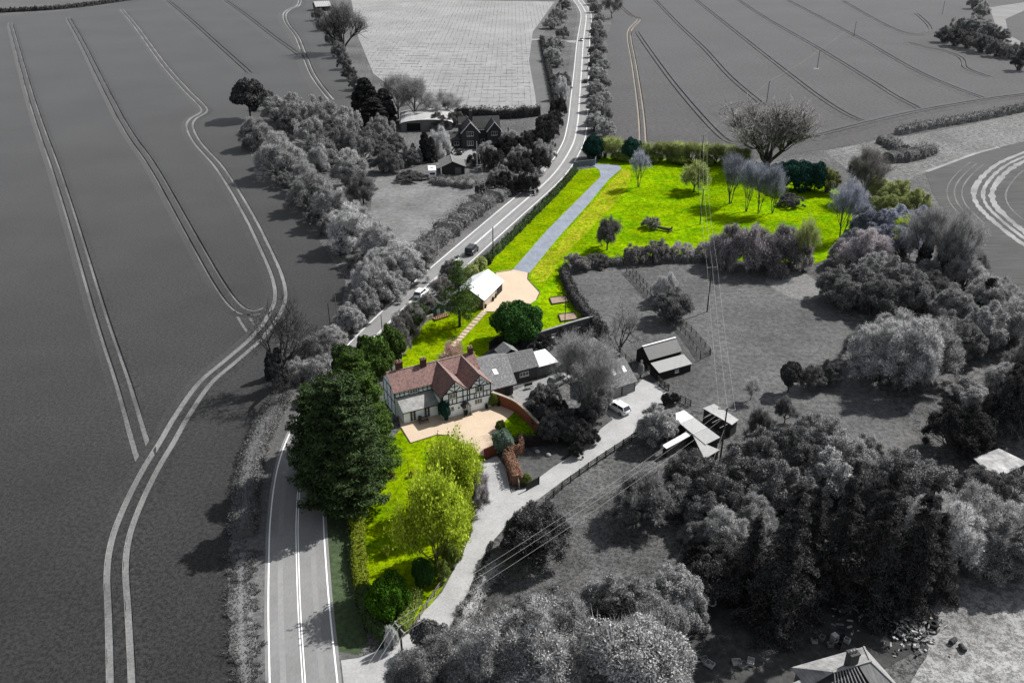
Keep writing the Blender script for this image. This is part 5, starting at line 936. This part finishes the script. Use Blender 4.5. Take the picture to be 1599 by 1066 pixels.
t, L = gbuild('far_barn', 'small pale-roofed barn at the head of the far hedge', 'barn', (494, 18), (517, 17), 12, 3, 5.5, gm('garage_dark', .035), stripes('barn_stripe', (.3, .3, .3), (.65, .65, .65), .25), .4)
# ---- playhouse
t = thing('playhouse', 'small teal and timber playhouse on a deck under the cedar', 'playhouse', G(676, 497), R(38))
MB().box(0, 2.6, 0, 2.4, .35, 1.9).prism([(0, 1.9), (2.6, 1.9), (1.3, 2.7)], 0, 2.4).build('wall', mat('teal_paint', (.05, .12, .13), var=.2, obj=True), t)
MB().slab([(-.2, -.3, 1.8), (1.3, -.3, 2.8), (1.3, 2.6, 2.8), (-.2, 2.6, 1.8)], .07).slab([(1.3, -.3, 2.8), (2.8, -.3, 1.8), (2.8, 2.6, 1.8), (1.3, 2.6, 2.8)], .07).build('roof', mat('felt_teal', (.10, .13, .13), var=.3, obj=True), t)
MB().box(.9, 1.6, -.04, .0, .4, 1.6).build('door', mat('door_blue_white', (.6, .7, .72)), t)
dk = MB().box(-.3, 2.9, -1.4, -.02, .22, .3).build('deck', mat('deck_timber', (.30, .17, .10), var=.3, scale=4, obj=True), t)
for k in range(9): MB().box(-.3 + k * .4, -.22 + k * .4, -1.4, -1.32, .3, .95).build('baluster', MATS['deck_timber'], t)
MB().box(-.3, 2.98, -1.42, -1.3, .95, 1.02).build('handrail', MATS['deck_timber'], t)
for x, y_ in ((-.25, -1.35), (2.8, -1.35), (-.2, 2.2), (2.7, 2.2)): MB().box(x, x + .12, y_, y_ + .12, -.05, .36).build('leg', MATS['deck_timber'], t)

# ================================================================== WALLS, FENCES, GATES
def wall(px, h, th, m, name, label, cat='wall', cope=None, n=4):
    P = path_pts(px, n); c = P[0]; t = thing(name, label, cat, (c[0], c[1], 0)); Q = [p - c for p in P]
    def body(z0, z1, w_, nm, mm):
        b = MB(); N = normals(Q)
        for p, q in zip(Q, N):
            b.v += [(*(p + q * w_ / 2), z0), (*(p - q * w_ / 2), z0), (*(p - q * w_ / 2), z1), (*(p + q * w_ / 2), z1)]
        for i in range(len(Q) - 1):
            for j in range(4): k = (j + 1) % 4; b.f.append((i * 4 + j, i * 4 + k, i * 4 + 4 + k, i * 4 + 4 + j))
        b.f.append((0, 1, 2, 3)); i = (len(Q) - 1) * 4; b.f.append((i + 3, i + 2, i + 1, i)); b.build(nm, mm, t)
    body(-.05, h, th, 'masonry', m)
    if cope: body(h + .001, h + .09, th + .1, 'coping', cope)
    return t
wall([(768.5, 628), (790, 636), (808, 645), (830, 666), (854, 692)], 1.85, .35, M_brick, 'garden_wall', 'red brick garden wall curving from the house along the small lawn', cope=mat('coping_buff', (.42, .36, .30), var=.3))
wall([(756, 717), (776, 709)], 1.75, .12, mat('gate_timber', (.22, .06, .035), var=.25, scale=3, obj=True, stretch=(6, 6, 1)), 'timber_gate', 'red-brown boarded gate at the edge of the gravel forecourt', 'gate', n=0)
wall([(828, 537), (846, 531), (900, 514), (926, 507)], 1.7, .35, M_stoneg, 'courtyard_wall', 'grey stone wall with pale coping between courtyard and meadow', cope=M_lead)
wall([(764, 546), (776, 537), (800, 536), (828, 538)], 1.5, .12, gm('fence_dark', .05, obj=True), 'panel_fence', 'dark boarded fence behind the annex sheds', 'fence', n=0)
wall([(624, 562), (638, 541), (660, 508), (676, 498)], 1.1, .3, mat('wall_weathered', (.30, .28, .24), var=.4, scale=2, obj=True), 'boundary_wall', 'weathered low wall between back lawn and the hedgerow', cope=None)
def panel_fence(pts, name, label, h=1.7, mm=None, cat='fence'):
    P = [np.array(G(*p)[:2]) for p in pts]; c = P[0]; t = thing(name, label, cat, (c[0], c[1], 0)); mm = mm or mat('fence_blue_grey', (.17, .22, .27), var=.25, scale=3, obj=True)
    for i in range(len(P) - 1):
        a, b_ = P[i] - c, P[i + 1] - c; n = max(1, round(np.linalg.norm(b_ - a) / 1.9))
        for k in range(n):
            p, q = a + (b_ - a) * k / n, a + (b_ - a) * (k + 1) / n; MB().box(-.07, .07, -.07, .07, -.1, h + .08).build('post', mm, t, loc=(p[0], p[1], 0))
            MB().bar((p[0], p[1], h / 2 + .05), (q[0], q[1], h / 2 + .05), .05, h - .1).build('panel', mm, t); MB().bar((p[0], p[1], h), (q[0], q[1], h), .12, .06).build('capping', M_lead, t)
panel_fence([(895, 262), (929, 258), (932, 248), (926, 240), (912, 232)], 'panel_fence', 'blue-grey panel fence splayed at the mouth of the drive')
def rail_fence(px, name, label, h=1.15, rails=3, step=2.0, mm=None, group=None, cat='fence', pw=.13):
    P = path_pts(px, 5); mm = mm or gm('rail_dark', .035, var=.3, obj=True); seg = [np.linalg.norm(P[i + 1] - P[i]) for i in range(len(P) - 1)]; cum = np.concatenate([[0], np.cumsum(seg)]); n = max(1, round(cum[-1] / step)); PA = np.array(P)
    us = np.linspace(0, cum[-1], n + 1); Q = np.stack([np.interp(us, cum, PA[:, 0]), np.interp(us, cum, PA[:, 1])], 1); c = Q[0]; t = thing(name, label, cat, (c[0], c[1], 0), group=group)
    pm = MB().box(-pw / 2, pw / 2, -pw / 2, pw / 2, -.1, h + .08).mesh('post')
    for q in Q: o = put('post', pm, mm, t); o.location = (q[0] - c[0], q[1] - c[1], 0); o.rotation_euler = (0, 0, rnd.uniform(-.1, .1))
    for i in range(n):
        for k in range(rails): z = h * (k + .85) / rails - .02; MB().bar((*(Q[i] - c), z + rnd.uniform(-.02, .02)), (*(Q[i + 1] - c), z + rnd.uniform(-.02, .02)), .05, .12).build('rail', mm, t)
rail_fence([(852, 788), (880, 762), (920, 732), (960, 705), (990, 686), (1012, 672)], 'rail_fence', 'dark three-rail fence along the lower side of the white drive', mm=gm('rail_brown_grey', .05, var=.3, obj=True))
FG = gm('rail_grey', .11, var=.3, obj=True)
rail_fence([(978, 425), (1005, 455), (1040, 495), (1070, 525), (1093, 558)], 'rail_fence', 'grey rail fence running up the paddock to the boundary hedge', mm=FG)
rail_fence([(988, 425), (1015, 455), (1050, 492), (1080, 520), (1108, 552)], 'rail_fence', 'second grey rail fence paired with the paddock fence', mm=FG)
rail_fence([(1093, 562), (1109, 555)], 'field_gate', 'grey barred gate closing the paddock fence pair', mm=FG, rails=4, cat='gate')
rail_fence([(995, 560), (1020, 590), (1044, 610)], 'rail_fence', 'dark rail fence between barn and garage yard')
rail_fence([(1030, 602), (1044, 609)], 'field_gate', 'barred gate at the end of the barn fence', mm=FG, rails=4, cat='gate', step=1.2)
rail_fence([(1062, 627), (1078, 634)], 'field_gate', 'small barred gate behind the ball bushes', mm=FG, rails=4, cat='gate', step=1.2)
rail_fence([(945, 530), (965, 550), (985, 570)], 'rail_fence', 'grey rail fence between courtyard and dead tree', mm=FG)
rail_fence([(795, 722), (803, 742), (811, 764)], 'trellis', 'pale trellis panel behind the brown beech hedge', mm=mat('trellis_wood', (.3, .27, .22)), h=1.3, rails=4, step=.8, cat='trellis', pw=.07)
rail_fence([(644, 985), (664, 952), (690, 912), (708, 880)], 'post_fence', 'low weathered fence between front lawn trees and drive', h=.8, rails=2, mm=mat('fence_weathered', (.25, .22, .19), var=.3, obj=True))
rail_fence([(549, 770), (550, 820), (553, 870), (558, 920)], 'post_fence', 'low brown fence on the road side of the front lawn', h=.9, rails=2, mm=mat('fence_brown', (.2, .13, .09), var=.3, obj=True))
t = thing('field_gate', 'dark solid gate leaf standing open beside the drive', 'gate', G(823, 766), frame((823, 766), (840, 757))[1]); MB().box(0, 2.1, -.04, .04, .12, 1.25).build('leaf', gm('gate_dark', .025, obj=True), t); MB().box(-.1, .06, -.08, .08, 0, 1.4).build('post', gm('gate_dark', .025), t); MB().box(2.04, 2.16, -.06, .06, 0, 1.35).build('post', gm('gate_dark', .025), t)
for i, pts in enumerate(([(858, 466), (884, 463), (888, 472), (862, 476)], [(872, 492), (897, 489), (903, 499), (876, 503)])):
    P = [G(*p) for p in pts]; c = P[0]; t = thing('raised_bed', ('raised timber bed of bare earth nearest the gravel yard', 'raised timber bed of bare earth beside the courtyard wall')[i], 'raised bed', (c[0], c[1], 0)); Q = [(p[0] - c[0], p[1] - c[1], .18) for p in P]
    MB().slab(Q, .2).build('soil', mat('bed_soil', (.34, .25, .19), var=.35, scale=2, obj=True), t)
    for k in range(4): MB().bar((Q[k][0], Q[k][1], .13), (Q[(k + 1) % 4][0], Q[(k + 1) % 4][1], .13), .12, .3).build('sleeper', mat('sleeper_brown', (.05, .035, .03), obj=True), t)

# ================================================================== POLES AND WIRES
def pole(px, h, label, arm=0, adir=0, group=None, r=.13, m=None):
    X, Y, _ = G(*px); t = thing('utility_pole', label, 'pole', (X, Y, 0), adir, group); mm = m or gm('pole_wood', .06, var=.3, obj=True)
    MB().tube([(0, 0, -.3), (0, 0, h)], [r, r * .75], 8).build('post', mm, t)
    tips = [(X, Y, h + .15)]
    if arm:
        MB().box(-arm / 2, arm / 2, -.05, .05, h - .25, h - .13).build('crossarm', gm('arm_grey', .3), t); tips = []
        for s in (-1, 0, 1):
            x = s * arm / 2 * .92; z = h - .13 if s else h
            MB().tube([(x, 0, z), (x, 0, z + .2)], [.05, .07], 6).build('insulator', gm('insulator', .4), t); tips.append((X + x * math.cos(adir), Y + x * math.sin(adir), z + .2))
    return tips
def wire(a, b_, sag, label, m, group, r=.02):
    P = [tuple(Vector(a).lerp(Vector(b_), k / 12) - Vector((0, 0, sag * 4 * (k / 12) * (1 - k / 12)))) for k in range(13)]
    MB().tube(P, [r] * 13, 4).build('power_line', m, label=label, cat='cable', group=group)
M_wire = gm('wire_pale', .5, var=.02)
pA = pole((1094, 258), 8.8, 'wooden power pole with crossarm rising from the meadow hedge', 2.1, .1)
pB = pole((1093, 350), 8.6, 'slender wooden power pole standing in the lime meadow', 2.1, .1)
pC = pole((1104, 487), 9.2, 'wooden power pole casting a shadow on the paddock', 2.1, .1)
pD = pole((1124, 722), 8.8, 'wooden power pole with crossarm beside the stable', 2.3, .35 - .6)
pE = pole((632, 1070), 7.9, 'wooden power pole with angled crossarm at the drive mouth', 1.9, R(-52))
for s, (A_, B_, g) in enumerate(((pA, pB, 'lines over the meadow'), (pB, pC, 'lines over the boundary hedge'), (pC, pD, 'lines over the paddock'))):
    for k in range(3): wire(A_[k], B_[k], .5, 'pale overhead power line ' + ('across the lime meadow', 'across the boundary hedge', 'across the paddock')[s], M_wire, g, .013)
for k in range(3): wire(pD[k], pE[2 - k] if False else pE[k], .9, 'pale overhead power line crossing the lower paddock to the drive mouth', M_wire, 'lines over the lower paddock', .013)
off = G(470, 1180, 8)
for k in range(3): wire(pE[k], (off[0] + k * .5, off[1] - k * .6, 7.5), .4, 'pale overhead power line crossing the road', M_wire, 'lines over the road', .013)
wire((pD[1][0], pD[1][1], 5.5), G(1058, 872, .1), .05, 'pale stay cable running down into the lower paddock', M_wire, None, .013)
qA = pole((770, 404), 7.2, 'dark wooden pole at the end of the young roadside hedge', 0)
qB = pole((745, 268), 8.5, 'pale pole beside the dark brick house', 0, m=gm('pole_pale', .45))
wire(qA[0], qB[0], .3, 'pale cable crossing the road to the brick house', M_wire, None, .013)
pole((882, 506), 6.4, 'thin dark pole beside the raised timber beds', 0, r=.08)
pole((597, 520), 3.6, 'short dark post beside the road bend', 0, r=.08)
pole((519, 540), 8.2, 'thin dark pole in the scrub above the road', 0, r=.1)
pole((530, 530), 9.2, 'slim grey pole on the road bank', 0, r=.07, m=gm('pole_grey', .2))
far = [pole(p, 8, l, 1.6, .6) for p, l in (((1197, 161), 'small power pole in the crop behind the great oak'), ((1276, 107), 'small power pole standing on a pale patch in the crop'), ((1333, 58), 'small power pole inside a looped tractor track'), ((1471, 23), 'small power pole near the far copse'))]
for i, (A_, B_) in enumerate(((far[0], far[1]), (far[1], far[2]), (far[2], far[3]))): wire(A_[1], B_[1], .8, ('thin cable between oak and mid-crop pole', 'thin cable over the middle of the right-hand crop', 'thin cable towards the far copse')[i], gm('wire_grey', .3), None, .03)
pA2 = pA[1]; wire(pA2, far[0][1], .8, 'thin cable from the meadow hedge over the great oak', gm('wire_grey', .3), None, .025)
sheet('pole_patch', [(1270, 106.5), (1279, 106.5), (1278, 108), (1271, 108)], .03, M_soil)
for i in range(3): p = G(793 + i * 3, 539 - i, 0); MB().tube([(p[0], p[1], 0), (p[0] + .1, p[1], 3.6 + .3 * i)], [.1, .08], 6).build('standing_post', mat('post_olive', (.22, .22, .12)), label='olive wooden post leaning with others behind the annex', cat='post', group='posts behind the annex')

# ================================================================== VEHICLES
def car(px, head, label, col, group=None, kind='hatch', s=1.0, name='car'):
    X, Y, _ = G(*px); t = thing(name, label, 'car', (X, Y, .07), head, group); t.scale = (s, s, s); mp = mat('paint_%02d' % int(col * 100), (col, col, col), var=.02, rough=.25, spec=.6, obj=True)
    L, hw = 4.1, .87
    st = [(-2.05, .42, .62, .62), (-1.95, .26, .86, .78), (-1.4, .2, .98, .87), (-.2, .2, .99, .88), (.75, .2, .97, .88), (1.45, .22, .86, .84), (1.9, .28, .74, .74), (2.05, .4, .6, .58)]
    b = MB()
    for x, z0, z1, w_ in st: b.v += [(x, -w_ * .96, z0), (x, w_ * .96, z0), (x, w_, (z0 + z1) / 2), (x, w_ * .93, z1), (x, -w_ * .93, z1), (x, -w_, (z0 + z1) / 2)]
    for i in range(len(st) - 1):
        for j in range(6): k = (j + 1) % 6; b.f.append((i * 6 + j, i * 6 + k, i * 6 + 6 + k, i * 6 + 6 + j))
    b.f.append(tuple(range(6))); b.f.append(tuple(range(len(st) * 6 - 1, len(st) * 6 - 7, -1))); b.build('body', mp, t, True)
    cb = [(-1.95, .9, .74), (-1.55, 1.42, .6), (.25, 1.46, .6), (1.05, .93, .74)] if kind == 'hatch' else [(-1.98, .95, .76), (-1.8, 1.62, .66), (.5, 1.66, .66), (1.2, .95, .76)]
    g = MB()
    for x, z, w_ in cb: g.v += [(x, -w_, z), (x, w_, z)]
    q = cb; base = len(g.v); g.v += [(cb[0][0], -.78, .9), (cb[0][0], .78, .9), (cb[3][0], -.78, .9), (cb[3][0], .78, .9)]
    g.f = [(0, 1, 3, 2), (4, 5, 7, 6), (0, 2, 4, 6), (1, 7, 5, 3), (0, 6, 7, 1)]; g.build('windows', GL, t)
    (xa, za, wa), (xb, zb, wb_) = cb[1], cb[2]
    MB().slab([(xa - .06, -wa - .02, za + .03), (xb + .06, -wb_ - .02, zb + .03), (xb + .06, wb_ + .02, zb + .03), (xa - .06, wa + .02, za + .03)], .05).build('roof', mp, t)
    for sgn in (-1, 1):
        for (p, q_) in ((cb[0], cb[1]), (cb[2], cb[3])): MB().bar((p[0], sgn * p[2], p[1]), (q_[0], sgn * q_[2], q_[1]), .07).build('pillar', mp, t)
        MB().bar((-.5, sgn * .77, .95), (-.5, sgn * .61, zb), .06).build('pillar', mp, t)
        for x in (-1.25, 1.3):
            wv = MB().tube([(x, sgn * .70, .31), (x, sgn * .89, .31)], [.31, .31], 12).build('wheel', gm('tyre', .015), t); MB().tube([(x, sgn * .885, .31), (x, sgn * .90, .31)], [.19, .18], 10).build('rim', gm('rim_alloy', .4), wv)
        MB().box(1.86, 2.0, sgn * .62 - .14, sgn * .62 + .14, .56, .7).build('headlight', gm('lamp_glass', .6), t); MB().box(-2.04, -1.92, sgn * .62 - .12, sgn * .62 + .12, .6, .8).build('tail_light', gm('tail_glass', .12), t)
        MB().box(.75, .9, sgn * .95 - .08, sgn * .95 + .08, .92, 1.03).build('mirror', mp, t)
    return t
def heading(p, q): a = G(*p); b_ = G(*q); return math.atan2(b_[1] - a[1], b_[0] - a[0])
car((965, 641), heading((975, 646), (953, 633)), 'white hatchback parked on the white gravel by the double garage', .75, s=1.0)
car((873, 598), heading((862, 604), (884, 592)), 'pale hatchback parked under the bare tree by the annex', .55, s=1.05)
car((737, 395), heading((730, 402), (746, 387)), 'dark car driving past the pole on the road', .03, kind='van', s=1.1)
car((658, 462), heading((650, 470), (668, 454)), 'white car half hidden behind the roadside hedge', .75)
car((908, 64), heading((908, 64), (906, 80)), 'pale car coming down the far road', .5)
car((914, 129), heading((914, 129), (916, 110)), 'black car driving away up the far road', .03)
car((704, 240), heading((702, 244), (707, 236)), 'grey van parked outside the dark brick house', .25, kind='van', s=1.1)
car((719, 240), heading((716, 243), (723, 236)), 'dark car parked beside the grey van', .05)
X, Y, _ = G(675, 276); t = thing('caravan', 'white touring caravan beside the gabled garage', 'caravan', (X, Y, 0), R(97))
MB().prism([(-2.6, .45), (2.5, .45), (2.75, 1.2), (2.3, 2.5), (-2.4, 2.5), (-2.75, 1.3)], -1.05, 1.05).build('body', gm('caravan_white', .75, var=.04, obj=True), t)
MB().box(-2.74, -2.55, -.7, .7, 1.3, 1.9).build('window', GL, t); MB().box(-.9, .9, -1.07, -1.04, 1.3, 1.9).build('window', GL, t); MB().box(-.4, .4, -.4, .4, 2.5, 2.6).build('roof_hatch', M_lead, t)
for s in (-1, 1): MB().tube([(-.2, s * .85, .32), (-.2, s * 1.06, .32)], [.32, .32], 12).build('wheel', gm('tyre', .015), t)
MB().bar((2.4, 0, .45), (3.6, 0, .45), .1).build('tow_bar', M_lead, t); MB().bar((3.5, 0, 0), (3.5, 0, .5), .07).build('jockey_leg', M_lead, t)
X, Y, _ = G(655, 281); t = thing('flat_trailer', 'low grey flat trailer in front of the caravan', 'trailer', (X, Y, 0), R(5)); MB().box(-2, 2, -.9, .9, .5, .62).build('bed', gm('trailer_grey', .3, obj=True), t)
for s in (-1, 1): MB().tube([(0, s * .7, .28), (0, s * .88, .28)], [.28, .28], 10).build('wheel', gm('tyre', .015), t)
MB().bar((2, 0, .5), (3.2, 0, .4), .08).build('tow_bar', M_lead, t); MB().bar((3.1, 0, 0), (3.1, 0, .42), .06).build('jockey_leg', M_lead, t)

# ================================================================== SMALL THINGS
X, Y, _ = G(1042, 361); t = thing('fallen_tree', 'fallen dead tree with upturned roots in the lime meadow', 'fallen tree', (X, Y, 0), R(150)); M_dead = mat('dead_wood', (.09, .085, .08), var=.3, obj=True)
MB().tube([(-.5, 0, .5), (1.5, .1, .55), (3.6, .5, .9), (5.2, .6, 1.5)], [.42, .36, .25, .1], 8).build('trunk', M_dead, t)
for k in range(9): a_ = k * .7; MB().tube([(-.4, 0, .5), (-.9, math.cos(a_) * .6, .55 + math.sin(a_) * .4), (-1.0, math.cos(a_) * 1.2, max(.05, .6 + math.sin(a_) * .9))], [.16, .1, .03], 5).build('root', M_dead, t)
for k in range(7): x = 2.2 + k * .5; a_ = k * 2.1; MB().tube([(x, .4, .8), (x + .6, .4 + math.cos(a_) * .9, 1.3 + .5 * math.sin(a_)), (x + 1, .4 + math.cos(a_) * 1.6, max(.1, 1.5 + .9 * math.sin(a_)))], [.1, .06, .02], 5).build('branch', M_dead, t)
# scrap in the foreground yard
M_rub = gm('rubber', .02); M_scr = [gm('scrap_pale', .5, var=.3, obj=True), gm('scrap_mid', .25, var=.3, obj=True), gm('scrap_dark', .06, var=.3, obj=True)]
def ring(px, r1, r2, label, m, tilt=0, z=.12, group=None, cat='tyre', name='tyre'):
    b = MB(); X, Y, _ = G(*px)
    P = [(math.cos(2 * math.pi * k / 16) * r1, math.sin(2 * math.pi * k / 16) * r1, 0) for k in range(17)]; b.tube(P, [r2] * 17, 8, cap=False)
    o = b.build(name, m, None, True, label=label, cat=cat, group=group); o.location = (X, Y, z + r2 * .8); o.rotation_euler = (tilt, .1, 0); return o
ring((1456, 977), .42, .2, 'big tractor tyre lying at the edge of the scrap heap', M_rub); ring((1455, 985), .5, .1, 'thin tyre under the big tractor tyre', M_rub, z=.0)
for i, (p, r_) in enumerate((((1410, 984), .7), ((1414, 986), .55), ((1408, 990), .62))): ring(p, r_, .03, 'coil of pale pipe on the scrap heap', M_scr[0], .15 * i, .1 + .1 * i, 'pipe coils on the heap', 'pipe coil', 'pipe_coil')
for i, p in enumerate(((1487, 1003), (1502, 1014))):
    X, Y, _ = G(*p); t = thing('metal_drum', 'rusty dark drum tipped over on the dirt yard', 'drum', (X, Y, .28), .6 + i, 'drums on the dirt yard')
    MB().tube([(-.42, 0, 0), (-.14, 0, 0), (-.13, 0, 0), (.14, 0, 0), (.42, 0, 0)], [.28, .28, .3, .28, .28], 12).build('barrel', M_scr[2], t); MB().tube([(.42, 0, 0), (.44, 0, 0)], [.24, .24], 12).build('lid', M_scr[1], t)
X, Y, _ = G(1302, 1000); t = thing('washing_machine', 'old white washing machine dumped under the spruces', 'appliance', (X, Y, 0), .5)
MB().box(-.32, .32, -.3, .3, 0, .9).build('casing', M_scr[0], t); MB().tube([(0, -.3, .42), (0, -.33, .42)], [.2, .2], 14).build('door', M_scr[2], t); MB().box(-.3, .3, -.32, -.3, .75, .87).build('control_panel', M_scr[1], t)
def crate(px, w_, d_, h_, m, label, rz, group):
    X, Y, _ = G(*px); t = thing('scrap_crate', label, 'crate', (X, Y, .0), rz, group)
    MB().box(-w_ / 2, w_ / 2, -d_ / 2, d_ / 2, 0, .06).build('base', m, t)
    for q in ((-w_ / 2, -w_ / 2 + .05, -d_ / 2, d_ / 2), (w_ / 2 - .05, w_ / 2, -d_ / 2, d_ / 2), (-w_ / 2 + .05, w_ / 2 - .05, -d_ / 2, -d_ / 2 + .05), (-w_ / 2 + .05, w_ / 2 - .05, d_ / 2 - .05, d_ / 2)): MB().box(*q, .05, h_).build('side', m, t)
for i, p in enumerate(((1271, 1002), (1283, 998), (1316, 996), (1322, 1002), (1296, 1008), (1310, 1010))): crate(p, .6, .5, .4 + .1 * (i % 2), M_scr[i % 3], 'discarded pale crate under the spruces' if i % 3 == 0 else ('discarded grey crate under the spruces' if i % 3 == 1 else 'discarded dark crate under the spruces'), i * .8, 'crates under the spruces')
for i, p in enumerate(((1150, 1035), (1160, 1040), (1172, 1034), (1100, 1032), (1108, 1038))): crate(p, .9, .7, .35, M_scr[i % 2], 'broken pallet box lying on the leaf litter' if i % 2 == 0 else 'grey broken box beside the pallet boxes', i * .6, 'broken boxes on the litter')
rs_ = random.Random(9)
hp = thing('scrap_heap', 'jumbled heap of scrap metal and rubble beside the spruces', 'scrap heap', G(1425, 995), 0)
for k in range(150):
    p = G(1425 + rs_.gauss(0, 17), 990 + rs_.gauss(0, 15)); c = hp.location; sz = rs_.uniform(.12, .5); a_ = rs_.uniform(0, 6.28); q = Vector((math.cos(a_), math.sin(a_), rs_.uniform(-.3, .6))) * sz
    base = Vector((p[0] - c[0], p[1] - c[1], rs_.uniform(.05, .35))); MB().bar(base - q / 2, base + q / 2, rs_.uniform(.05, .3), rs_.uniform(.04, .2)).build('scrap_piece', M_scr[rs_.randrange(3)], hp)
hp2 = thing('debris_pile', 'scattered pale debris in the shade under the spruces', 'debris', G(1380, 960), 0)
for k in range(110):
    p = G(1370 + rs_.gauss(0, 45), 962 + rs_.gauss(0, 20)); c = hp2.location; sz = rs_.uniform(.15, .7); a_ = rs_.uniform(0, 6.28); q = Vector((math.cos(a_), math.sin(a_), rs_.uniform(-.2, .5))) * sz
    base = Vector((p[0] - c[0], p[1] - c[1], rs_.uniform(.05, .3))); MB().bar(base - q / 2, base + q / 2, rs_.uniform(.05, .25), rs_.uniform(.04, .15)).build('debris_piece', M_scr[rs_.randrange(3)], hp2)
X, Y, _ = G(1110, 945); ring((1110, 945), .5, .09, 'white ring-shaped tank lid in the undergrowth', M_scr[0], .3, .5, None, 'ring', 'white_ring')
# garden furniture and pots
X, Y, _ = G(662, 660); t = thing('garden_bench', 'dark wooden garden bench on the shaded forecourt', 'bench', (X, Y, .05), ang); Mb = mat('bench_wood', (.12, .09, .07), obj=True)
for k in range(3): MB().box(-.75, .75, -.25 + k * .17, -.1 + k * .17, .42, .46).build('seat_slat', Mb, t)
for k in range(2): MB().box(-.75, .75, .26, .3, .6 + k * .18, .72 + k * .18).build('back_slat', Mb, t)
for x in (-.7, .64):
    for y_, h_ in ((-.25, .42), (.24, .95)): MB().box(x, x + .06, y_, y_ + .06, 0, h_).build('leg', Mb, t)
def pot(px, label, group, h=.4):
    X, Y, _ = G(*px); t = thing('plant_pot', label, 'pot', (X, Y, .05), 0, group); MB().tube([(0, 0, 0), (0, 0, h * .9), (0, 0, h)], [.17, .24, .26], 10).build('pot', mat('pot_dark', (.03, .03, .035), obj=True), t)
    rs2 = np.random.RandomState(int(px[0])); n = 160; D = unit(rs2.normal(size=(n, 3)) + np.array((0, 0, .6))); V, Q = leaf_quads(D * rs2.uniform(.1, .32, (n, 1)) + np.array((0, 0, h + .15)), unit(rs2.normal(size=(n, 3))), np.full(n, .1), rs2); put('plant', mesh_np('plant', V, None, Q), LF_G, t)
for p in ((698, 656), (656, 657), (760, 638), (728, 648)): pot(p, 'dark potted plant against the front of the timber-framed house', 'pots along the house front')
for p in ((758, 481), (770, 470), (774, 465)): pot(p, 'dark potted plant in front of the cart garage', 'pots along the garage')
for p in ((779, 634), (848, 607)): pot(p, 'dark planter standing near the brick garden wall', 'planters near the wall')
plant('bush', LF_T, [(694, 655, 622, 18)], 'wall_climber', 'dark climbing shrub on the front corner of the house', 'climber'); plant('bush', LF_O, [(770, 634, 612, 15)], 'rose_bush', 'straggly olive rose at the right house corner', 'bush')
X, Y, _ = G(868, 529); t = thing('garden_bench', 'pale bench in front of the courtyard wall', 'bench', (X, Y, .03), ang)
MB().box(-.8, .8, -.3, .3, .4, .46).build('seat', M_scr[0], t); MB().box(-.8, .8, .26, .32, .46, .9).build('backrest', M_scr[0], t)
for x in (-.75, .68):
    for y_ in (-.28, .2): MB().box(x, x + .07, y_, y_ + .07, -.02, .4).build('leg', M_scr[1], t)
X, Y, _ = G(826, 607); t = thing('garden_bench', 'dark bench under the annex window', 'bench', (X, Y, .05), ang)
MB().box(-.7, .7, -.25, .25, .4, .46).build('seat', M_scr[1], t); MB().box(-.7, .7, .2, .26, .46, .9).build('backrest', M_scr[2], t)
for x in (-.66, .6):
    for y_ in (-.24, .18): MB().box(x, x + .06, y_, y_ + .06, -.03, .4).build('leg', M_scr[2], t)
for i, p in enumerate(((839, 706), (856, 711))):
    X, Y, _ = G(*p); b = MB(); b.tube([(0, 0, 0), (.05, 0, .2), (.08, .02, .38)], [.34, .4, .15], 9); o = b.build('boulder', M_scr[0], None, True, label='white painted stone on the dark side garden', cat='stone', group='white stones'); o.location = (X, Y, 0)
# climbing frame / swing on the lawn
X, Y, _ = G(632, 738); t = thing('garden_arch', 'thin metal arch standing on the front lawn', 'arch', (X, Y, 0), .3); Ma = mat('arch_metal', (.12, .13, .06))
for x in (-.5, .5): MB().tube([(x, 0, -.05), (x, 0, 1.9)], [.03, .03], 5).build('upright', Ma, t)
MB().tube([(-.5, 0, 1.9), (0, 0, 2.2), (.5, 0, 1.9)], [.03, .03, .03], 5).build('hoop', Ma, t)
